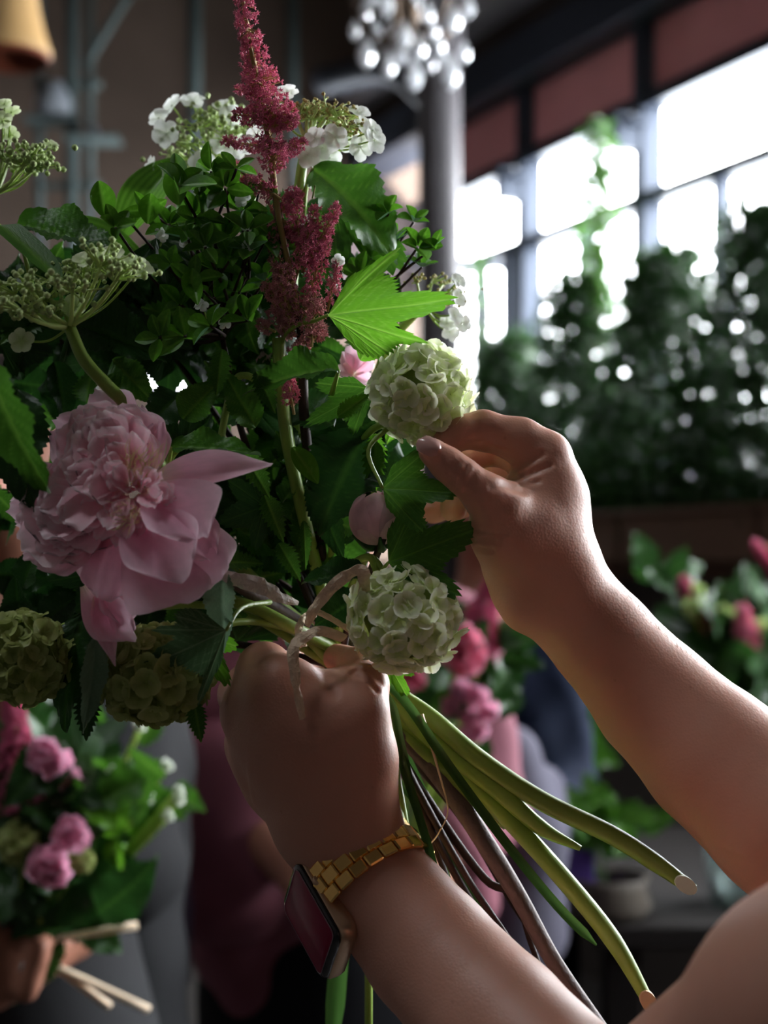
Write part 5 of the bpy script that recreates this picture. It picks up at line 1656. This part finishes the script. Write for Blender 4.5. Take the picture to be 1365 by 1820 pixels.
def bystander(label, cx, Y, zs, R, L, shirt, legs, face_dir, extra=None, hz=0.0):
    """standing figure: body as one surface, face, hair, shirt with sleeves and trousers as its clothing"""
    k = Vector((cx, Y, 0)); f = Vector(face_dir).normalized(); s = Vector((f.y, -f.x, 0))       # s: the figure's left seen from behind
    th = thing('person', label, 'person', (cx, Y, 0))
    Z = lambda d, z, a=0.0: k + s * d + f * a + Vector((0, 0, z))
    hd = Z(0, zs + .21 + hz, .02)
    b = [(hd + Vector((0, 0, .035)), hd + f * .02 - Vector((0, 0, .045)), .082, .060), (Z(0, zs + .03), hd - Vector((0, 0, .05)), .055, .05),
         (Z(0, zs - .06), Z(0, zs - .40), .12, .10), (Z(0, zs - .40), Z(0, zs - .5), .11, .13),
         (Z(-.15, zs - .03), Z(0, zs - .04), .055, .07), (Z(.15, zs - .03), Z(0, zs - .04), .055, .07),
         (hd + f * .078 - Vector((0, 0, .005)), hd + f * .098 - Vector((0, 0, .022)), .010, .013, .01)]
    for e in (-1, 1):
        b.append((hd + s * .080 * e, hd + s * .084 * e - Vector((0, 0, .02)), .013, .010, .006))
        b.append((Z(.075 * e, zs - .5), Z(.09 * e, .50), .085, .055)); b.append((Z(.09 * e, .50), Z(.09 * e, .09, -.02), .055, .038)); b.append((Z(.09 * e, .05, -.03), Z(.10 * e, .035, .12), .036, .03))
    for arm in (R, L):
        sh, el, wr, ha = arm[:4]
        b += [(sh, el, .048, .038, .01), (el, wr, .038, .026, .01), (wr, ha, .028, .030, .012)]
        d = (ha - wr).normalized(); q = d.cross(f).normalized()
        for i in range(4):
            o_ = q * (.012 * (i - 1.5)) + ha
            t1 = o_ + d * .035 + f * .012; t2 = t1 - f * .032 + d * .004
            b += [(o_, t1, .010, .009, .003), (t1, t2, .009, .0075, .003)]
        b += [(wr + q * .02, wr + q * .045 + d * .03, .012, .010, .005), (wr + q * .045 + d * .03, ha + q * .03 + d * .02, .010, .008, .003)]
    b = [tuple(list(x[:4]) + [x[4] if len(x) > 4 else .03]) for x in b]
    part('body', sdf_mesh('body', b, .0065, M_skin2, k=.02), th)
    hr = [(hd + Vector((0, 0, .055)) - f * .02, hd - f * .03 - Vector((0, 0, .02)), .083, .080), (hd - f * .05 - Vector((0, 0, .02)), hd - f * .06 - Vector((0, 0, .14)), .055, .04)]
    part('hair', sdf_mesh('hair', hr, .009, M_hair, k=.02), th)
    for e in (-1, 1):
        V, Q = lathe_data(hd + f * .079 + s * .030 * e + Vector((0, 0, .015)), [(.001, -.008), (.009, 0), (.001, .008)], 10)
        part('eye', mesh('eye', V, Q, mat=M_eye), th)
    V, Q = tube_data([hd + f * .078 + s * .02 - Vector((0, 0, .05)), hd + f * .085 - Vector((0, 0, .048)), hd + f * .078 - s * .02 - Vector((0, 0, .05))], [.003, .006, .003], sides=6)
    part('mouth', mesh('mouth', V, Q, mat=M_lips), th)
    g = [(Z(-.13, zs - .03), Z(.13, zs - .03), .075, .075), (Z(-.07, zs - .12), Z(-.07, zs - .44), .125, .12), (Z(.07, zs - .12), Z(.07, zs - .44), .125, .12)]
    for arm in (R, L):
        sh, el, wr, ha, fr = arm
        g += [(sh, el, .066, .060, .02), (el, el + (wr - el) * fr, .060, .052, .02)]
    g = [tuple(list(x[:4]) + [x[4] if len(x) > 4 else .04]) for x in g]
    rp = random.Random(int(cx * 100))
    ph = rp.random() * 6

    def wob(V):
        w = .006 * np.sin(V[:, 0] * 46 + V[:, 2] * 22 + ph) + .004 * np.sin(V[:, 2] * 60 - V[:, 0] * 31)
        V[:, 1] += w; V[:, 0] += w * .5
        return V
    part('shirt', sdf_mesh('shirt', g, .008, shirt, k=.03, wob=wob), th)
    t = [(Z(0, zs - .46), Z(0, zs - .55), .135, .145), (Z(-.07, zs - .5), Z(-.10, .12), .11, .075), (Z(.07, zs - .5), Z(.10, .12), .11, .075)]
    part('trousers', sdf_mesh('trousers', t, .012, legs, k=.03), th)
    for e in (-1, 1):
        part('shoe', sdf_mesh('shoe', [(Z(.10 * e, .045, -.05), Z(.105 * e, .04, .14), .045, .035)], .008, M_black, k=.02), th)
    return th


YA = 1.9
pa = P(590, 1090, YA)
pinkp = bystander('person in a dusty pink shirt with rolled sleeves, standing behind the gripping hand', pa.x, YA, 1.43,
                  (P(385, 1140, 1.92), P(400, 1400, 1.86), P(560, 1590, 1.66), P(640, 1610, 1.62), .28), (P(815, 1140, 1.9), P(850, 1440, 1.86), P(740, 1590, 1.66), P(690, 1600, 1.62), .5), M_pink, M_black, (.05, -1, 0), hz=-.03)
# loose shirt front and lilac cloth hanging at the waist
part('shirt_tail', sdf_mesh('shirt_tail', [(P(400, 1350, 1.80), P(385, 1600, 1.78), .055, .055), (P(470, 1350, 1.80), P(450, 1600, 1.78), .05, .045), (P(780, 1380, 1.85), P(820, 1600, 1.84), .07, .05)], .007, M_pink, k=.04), pinkp)
YB_ = 1.62
pts = [(215, 1480), (270, 1480), (335, 1530), (345, 1620), (338, 1750), (300, 1745), (240, 1680), (205, 1600)]
V = [P(x, y, YB_) for x, y in pts] + [P(x, y, YB_ + .03) + Vector((0, .0, 0)) for x, y in pts]
n_ = len(pts)
Fc = [tuple(range(n_)), tuple(range(2 * n_ - 1, n_ - 1, -1))] + [(i, (i + 1) % n_, n_ + (i + 1) % n_, n_ + i) for i in range(n_)]
me = fixn(mesh('folded_cloth', V, Fc, smooth=False, mat=M_lilac))
tag(part('cloth', me, None), 'dusky lilac cloth hanging beside the pink shirt', 'cloth')
part_ = P(30, 1090, 1.5)
greyp = bystander('person in grey with a ring, holding the blurred bouquet at the lower left', P(20, 1100, 1.55).x, 1.55, 1.44,
                  (P(-140, 1150, 1.6), P(-260, 1480, 1.5), P(-70, 1640, 1.22), P(15, 1690, 1.18), .3), (P(190, 1150, 1.58), P(215, 1540, 1.45), P(120, 1650, 1.25), P(40, 1700, 1.2), .0), M_grey, M_grey, (.1, -1, 0), hz=-.06)
part('apron', sdf_mesh('apron', [(P(40, 1680, 1.36), P(60, 1900, 1.36), .10, .12), (P(110, 1700, 1.38), P(120, 1950, 1.38), .055, .08)], .009, M_grey, k=.05), greyp)
V, Q = tube_data([P(50 + 10 * math.cos(a * .7), 1712, 1.155) + Vector((.0, .011 * math.sin(a * .7854), .009 * math.cos(a * .7854))) for a in range(9)], [.0018], sides=6)
part('ring', mesh('ring', V, Q, mat=plain('silver', (.9, .9, .9), .15, metal=1)), greyp)
# dark hair/clothing of a third person between the upper hand and the lower snowball
navy = P(870, 1000, 2.6)
navyp = bystander('person in dark navy far behind, half hidden by the upper wrist', navy.x, 2.7, 1.40, (P(770, 1120, 2.7), P(760, 1400, 2.65), P(800, 1520, 2.45), P(830, 1530, 2.4), .8), (P(980, 1120, 2.7), P(1000, 1400, 2.65), P(930, 1520, 2.45), P(880, 1530, 2.4), .8),
                  plain('navy_cloth', (.012, .02, .05), .8), M_black, (0, -1, 0))

# ------------------------------------------------------------------ blurred flowers
M_hot = organic('hot_pink_petal', (0.75, 0.16, 0.30), (0.85, 0.34, 0.45), rough=.5, trans=.3, bump=0, rand=.08)
M_lpink = organic('light_pink_petal', (0.80, 0.36, 0.52), (0.88, 0.52, 0.66), rough=.5, trans=.3, bump=0, rand=.08)
M_deep = organic('deep_pink_spray', (0.50, 0.06, 0.16), (0.65, 0.16, 0.28), rough=.6, trans=.25, bump=0, rand=.1)
BP = [petal_mesh(seed=600 + i, w=.5, cup=.5, curl=.1, ruf=.03, nu=6, nv=6) for i in range(3)]
r7 = random.Random(42)


def bgpeony(label, x, y, Y, rpx, mat, n=16, hub=None, name='peony', cat='flower', flat=.5):
    c = P(x, y, Y); R_ = rpx * Y / F
    th = thing(name, label, cat, tuple(c))
    for i in range(n):
        a = i * 2.4; el = (i + .5) / n
        d = Vector((math.cos(a) * math.sqrt(1 - (1 - el) ** 2), -abs(r7.gauss(.6, .3)), math.sin(a) * math.sqrt(1 - (1 - el) ** 2))).normalized()
        petal(th, BP[i % 3], mat, c + d * R_ * .1, c + d * R_ * r7.uniform(.85, 1.1), Vector((r7.gauss(0, .4), -1, r7.gauss(0, .4))), 1.0)
    V, Q = lathe_data(c, [(.0005, -R_ * .5), (R_ * .5, -R_ * .2), (R_ * .5, R_ * .2), (.0005, R_ * .5)], 10)
    part('flower_heart', mesh('flower_heart', V, Q, mat=mat), th)
    if hub is not None: tube('stem', [c, (c + hub) / 2 + Vector((.006, .01, 0)), hub], [.0025], M_stem, th, sides=6)
    return th


def bgspray(label, a, b, Y, wpx, mat, n, hub=None, name='astilbe', r=.004):
    A, B_ = P(*a, Y), P(*b, Y)
    th = thing(name, label, 'flower', tuple(A))
    ax_ = (B_ - A).normalized(); e1 = ax_.orthogonal().normalized(); e2 = ax_.cross(e1)
    pts = []
    for i in range(n):
        t = r7.random(); w = wpx * (1 - .75 * t) * Y / F; an = r7.random() * 6.28
        q = (e1 * math.cos(an) + e2 * math.sin(an))
        pts.append((A + (B_ - A) * t + q * w * math.sqrt(r7.random()), (q + ax_ * .4).normalized(), r7.uniform(.7, 1.2)))
    V, Fc, at = star_bits(pts, r, r7)
    part('plume', mesh('plume', V, Fc, smooth=False, attrs={'vein': at}, mat=mat), th, kind='stuff')
    V, Q = tube_data([A if hub is None else hub, A, B_], [.002, .002, .001], sides=6)
    part('stem', mesh('stem', V, Q, mat=M_stem), th)
    return th


def bgleaves(label, c, Y, rx, ry, n, mat, kinds, size, hub, name='leafy_branch', skip=None):
    th = thing(name, label, 'foliage', tuple(P(*c, Y)))
    for i in range(n):
        a = r7.random() * 6.28; r = math.sqrt(r7.random())
        b = P(c[0] + rx * r * math.cos(a), c[1] + ry * r * math.sin(a), Y + r7.uniform(-.05, .08))
        up = Vector((r7.gauss(0, 1), r7.gauss(0, .6), r7.gauss(.3, 1))).normalized()
        leaf(th, r7.choice(kinds), mat, b, b + up * size * r7.uniform(.7, 1.3), (r7.gauss(0, .5), -1, r7.gauss(.3, .4)), 1, r7.randrange(5))
    tube('stem', [hub, P(*c, Y + .03)], [.003, .002], M_stemd, th, sides=6)
    return th


hubL = P(40, 1690, 1.17)
bgspray('blurred deep pink plume at the left edge, lower bouquet', (40, 1440), (22, 1225), 1.15, 48, M_deep, 500, hubL)
bgspray('blurred rosy plume leaning beside the pale peony, lower left', (60, 1480), (50, 1330), 1.16, 38, M_deep, 260, hubL)
bgpeony('blurred pale pink flower at the top of the lower left bouquet', 88, 1345, 1.13, 46, M_lpink, hub=hubL)
bgpeony('blurred pale pink blossom right of the pale peony, lower left bouquet', 125, 1385, 1.14, 30, M_lpink, hub=hubL)
bgpeony('blurred small lilac-white blossom in the lower left bouquet', 165, 1440, 1.14, 16, M_whitef, n=8, hub=hubL, name='blossom')
bgpeony('blurred bright pink peony in the middle of the lower left bouquet', 92, 1540, 1.10, 46, M_lpink, 20, hub=hubL)
bgpeony('blurred bright pink peony touching the first, lower left bouquet', 128, 1480, 1.11, 40, M_lpink, 16, hub=hubL)
for i, (x, y, r_, lb) in enumerate(((38, 1498, 40, 'blurred green snowball flower at the left edge, lower bouquet'), (146, 1530, 22, 'blurred small green snowball beside the bright pink peonies'))):
    c = P(x, y, 1.13); th = thing('snowball_flower', lb, 'flower', tuple(c))
    R_ = r_ * 1.13 / F
    for k in range(34):
        z = 1 - 2 * (k + .5) / 34; a = k * 2.4; s_2 = math.sqrt(1 - z * z); d = Vector((s_2 * math.cos(a), s_2 * math.sin(a), z))
        put_floret(FL5[k % 4], M_olive, th, c + d * R_ * .85, d, R_ * .42, k)
    tube('stem', [c, hubL], [.002], M_stem, th)
bgleaves('blurred foliage filling the lower left bouquet', (80, 1450), 1.18, 110, 150, 55, M_leafd, ('ovate', 'lobed'), .055, hubL)
bgleaves('blurred leaves reaching right from the lower left bouquet', (215, 1380), 1.17, 90, 70, 30, M_leaf, ('ovate', 'toothed'), .045, hubL)
bgleaves('blurred bright leaves at the right of the lower left bouquet', (180, 1490), 1.17, 40, 60, 12, M_leafb, ('ovate',), .035, hubL)
bgleaves('blurred dark leaves under the lower left bouquet', (100, 1620), 1.16, 90, 40, 24, M_leafd, ('ovate',), .06, hubL)
for i, (x, y) in enumerate(((298, 1360), (262, 1415), (318, 1420), (300, 1450), (200, 1370), (250, 1290), (318, 1405))):
    bgpeony(('blurred white blossom highest on the right side spray', 'blurred white blossom lower on the right side spray', 'blurred cream blossom at the end of the spray', 'blurred greenish blossom under the cream one', 'blurred pale blossom amid leaves, lower left',
             'blurred white blossom just under the olive snowball', 'blurred tiny blossom beside the cream one')[i], x, y, 1.16, 15 if i != 1 else 19, M_whitef, 7, hub=hubL, name='blossom', cat='blossom')
for i, (a, b) in enumerate((((60, 1700), (265, 1795)), ((60, 1690), (195, 1790)), ((40, 1680), (245, 1645)))):
    th = thing('plant_stem', ('blurred beige stem slanting to lower right, lower left corner', 'blurred shorter beige stem beside it, lower left corner', 'blurred stem pointing right from the ringed hand')[i], 'stem', tuple(hubL))
    tube('stalk', [hubL, P(*a, 1.18), P(*b, 1.2)], [.003, .003, .0035], M_raffia, th)

hubP = P(700, 1560, 1.62)
bgpeony('blurred rose pink round peony behind the lower snowball flower', 818, 1150, 1.55, 52, M_hot, 22, hub=hubP)
bgpeony('blurred rose pink flower low beside the lower snowball', 728, 1205, 1.56, 34, M_hot, 14, hub=hubP)
bgspray('blurred deep pink plume above the round rose pink peony', (850, 1110), (885, 1020), 1.6, 34, M_deep, 260, hubP, r=.006)
bgspray('blurred deep pink plume right of the round rose pink peony', (862, 1160), (868, 1080), 1.6, 30, M_deep, 200, hubP, r=.006)
for i, (x, y, r_) in enumerate(((815, 1225, 28), (845, 1240, 28), (800, 1255, 26), (835, 1275, 28), (850, 1300, 24), (868, 1265, 24), (820, 1310, 24))):
    bgpeony(('highest', 'second highest', 'leftmost', 'central', 'lower right', 'rightmost', 'lowest')[i] + ' blossom of the blurred lilac-pink cluster under the rose pink peony', x, y, 1.56, r_, M_lpink, 9, hub=hubP, name='blossom', cat='blossom')
bgleaves('blurred dark leaves around the rose pink peony', (830, 1200), 1.64, 70, 110, 30, M_leafd, ('ovate',), .07, hubP)
bgleaves('blurred olive leaves left of the lilac-pink cluster', (765, 1270), 1.62, 30, 50, 10, M_leaf, ('ovate',), .05, hubP)

# work table with vases on the right
M_table = plain('dark_table', (0.014, 0.011, 0.010), .7, spec=.2)
tb = thing('work_table', 'long dark work table behind the cut stems on the right', 'table', (1.1, 2.9, 0))
sbox('table_top', (.35, 2.35, .86), (1.75, 3.25, .90), M_table, None, tb, .004)
for x, y in ((.40, 2.4), (1.70, 2.4), (.40, 3.2), (1.70, 3.2)): sbox('leg', (x - .03, y - .03, 0), (x + .03, y + .03, .86), M_table, None, tb, .003)
sbox('shelf', (.40, 2.4, .42), (1.70, 3.2, .44), M_table, None, tb, .002)
M_glassv, nt, N, L, B, O = new_mat('vase_glass')
B.inputs['Base Color'].default_value = (.85, .95, .93, 1); B.inputs['Transmission Weight'].default_value = .85; B.inputs['Roughness'].default_value = .08


def vase(name, label, x, y, z, r, h, mat, cat='vase'):
    V, Q = lathe_data((x, y, z), [(.001, 0), (r * .8, 0), (r, h * .3), (r * .85, h * .75), (r * .95, h), (r * .88, h), (r * .78, h * .75), (r * .9, h * .3), (r * .7, h * .04), (.001, h * .04)], 20)
    o = part(name, mesh(name, V, Q, mat=mat), None)
    return tag(o, label, cat)


def on_table(px_, Y): return (px_ - 682.5) * Y / F


xv = on_table(1320, 2.5)
vase('vase', 'glass vase holding the pink and cream flowers at the right edge', xv, 2.5, .90, .07, .26, M_glassv)
hubR = Vector((xv, 2.5, 1.12))
bgleaves('blurred dark foliage in the vase at the right edge', (1310, 1215), 2.5, 75, 90, 46, M_leafd, ('ovate', 'lobed'), .12, hubR)
bgleaves('blurred yellow-green sprig left of the right edge bouquet', (1180, 1020), 2.5, 45, 18, 7, M_leafd, ('ovate',), .06, hubR)
bgspray('blurred dark pink plume leaning left in the right edge bouquet', (1290, 1150), (1210, 1030), 2.5, 26, M_deep, 240, hubR, r=.010)
bgspray('blurred rose plume upright at the right edge bouquet', (1330, 1160), (1318, 1080), 2.45, 26, M_hot, 150, hubR, r=.010)
bgspray('blurred dark pink tip poking in at the right edge', (1390, 1020), (1340, 965), 2.5, 14, M_deep, 90, hubR, r=.009)
for i, (x, y, r_) in enumerate(((1230, 1080, 24), (1290, 1095, 26), (1285, 1140, 26), (1262, 1160, 18), (1350, 1110, 20), (1240, 1050, 16))):
    bgpeony(('blurred cream flower head leftmost in the right edge bouquet', 'blurred cream flower head in the middle of the right edge bouquet', 'blurred cream flower head beneath the middle one', 'blurred small pale flower low in the right edge bouquet', 'blurred cream flower cut by the right edge',
             'blurred green-white flower tip high on the right edge bouquet')[i], x, y, 2.48, r_, M_greenf, 10, hub=hubR)
th = thing('leafy_branch', 'blurred pale blue-green leaf upright at the right edge', 'foliage', tuple(P(1345, 1110, 2.5)))
leaf(th, 'ovate', M_leafp, P(1345, 1120, 2.5), P(1335, 1020, 2.5), (.1, -1, .1), .9, 1)
leaf(th, 'ovate', M_leafp, P(1350, 1130, 2.5), P(1365, 1050, 2.5), (.1, -1, .1), .9, 2)
# pale objects and plants seen in the gap under the upper forearm
xg = on_table(1000, 2.7)
vase('vase', 'pale tall vase with white-green flowers under the upper wrist', xg, 2.7, .90, .055, .34, plain('pale_vase', (.5, .52, .56), .5))
hubG = Vector((xg, 2.7, 1.2))
for i, (x, y) in enumerate(((990, 1200), (1020, 1230), (985, 1250), (1010, 1280), (1030, 1200), (1000, 1170), (1035, 1260))):
    bgpeony('blurred white-green hydrangea floret cluster in the pale vase, ' + ('upper left', 'upper right', 'left of centre', 'lowest', 'right', 'topmost', 'lower right')[i], x, y, 2.7, 26, M_whitef if i % 2 else M_greenf, 10, hub=hubG)
bgleaves('blurred green leaves under the white-green flowers', (1010, 1310), 2.68, 45, 45, 18, M_leaf, ('ovate',), .09, hubG)
M_purple = plain('purple_cloth', (.06, .03, .16), .8)
box('gift_box', Vector((on_table(1005, 2.45), 2.45, .955)), (.045, .04, .055), M_purple, None, None, .004)
o = bpy.data.objects['gift_box']; tag(o, 'small dark purple box on the table below the green leaves', 'box')
gc = [(P(905, 1345, 2.2), P(930, 1480, 2.2), .05, .06), (P(930, 1480, 2.2), P(900, 1640, 2.25), .06, .10), (P(965, 1400, 2.25), P(950, 1500, 2.25), .035, .045)]
tag(part('draped_cloth', sdf_mesh('draped_cloth', gc, .009, plain('grey_lilac_cloth', (.085, .08, .11), .85), k=.04), None), 'grey-lilac crumpled cloth seen between the pink shirt and the table', 'cloth')
xh = on_table(1075, 2.42)
vase('bowl', 'low beige bowl with small green plants, behind the longest cut stem', xh, 2.42, .90, .08, .07, plain('beige_bowl', (.09, .075, .06), .6), 'bowl')
bgleaves('blurred small green plants growing in the beige bowl', (1070, 1470), 2.42, 60, 45, 22, M_leaf, ('ovate',), .07, Vector((xh, 2.42, .93)), name='potted_plant')
vase('pot', 'pale turquoise pot on the lower shelf at the bottom right', on_table(1165, 2.45), 2.45, .44, .07, .13, plain('turquoise_pot', (.45, .62, .60), .4), 'pot')
box('paper_stack', Vector((on_table(1215, 2.45), 2.45, .90 - .40)), (.07, .05, .05), plain('grey_paper', (.35, .38, .36), .8), None, None, .003)
tag(bpy.data.objects['paper_stack'], 'stack of pale papers beside the turquoise pot on the lower shelf', 'paper')
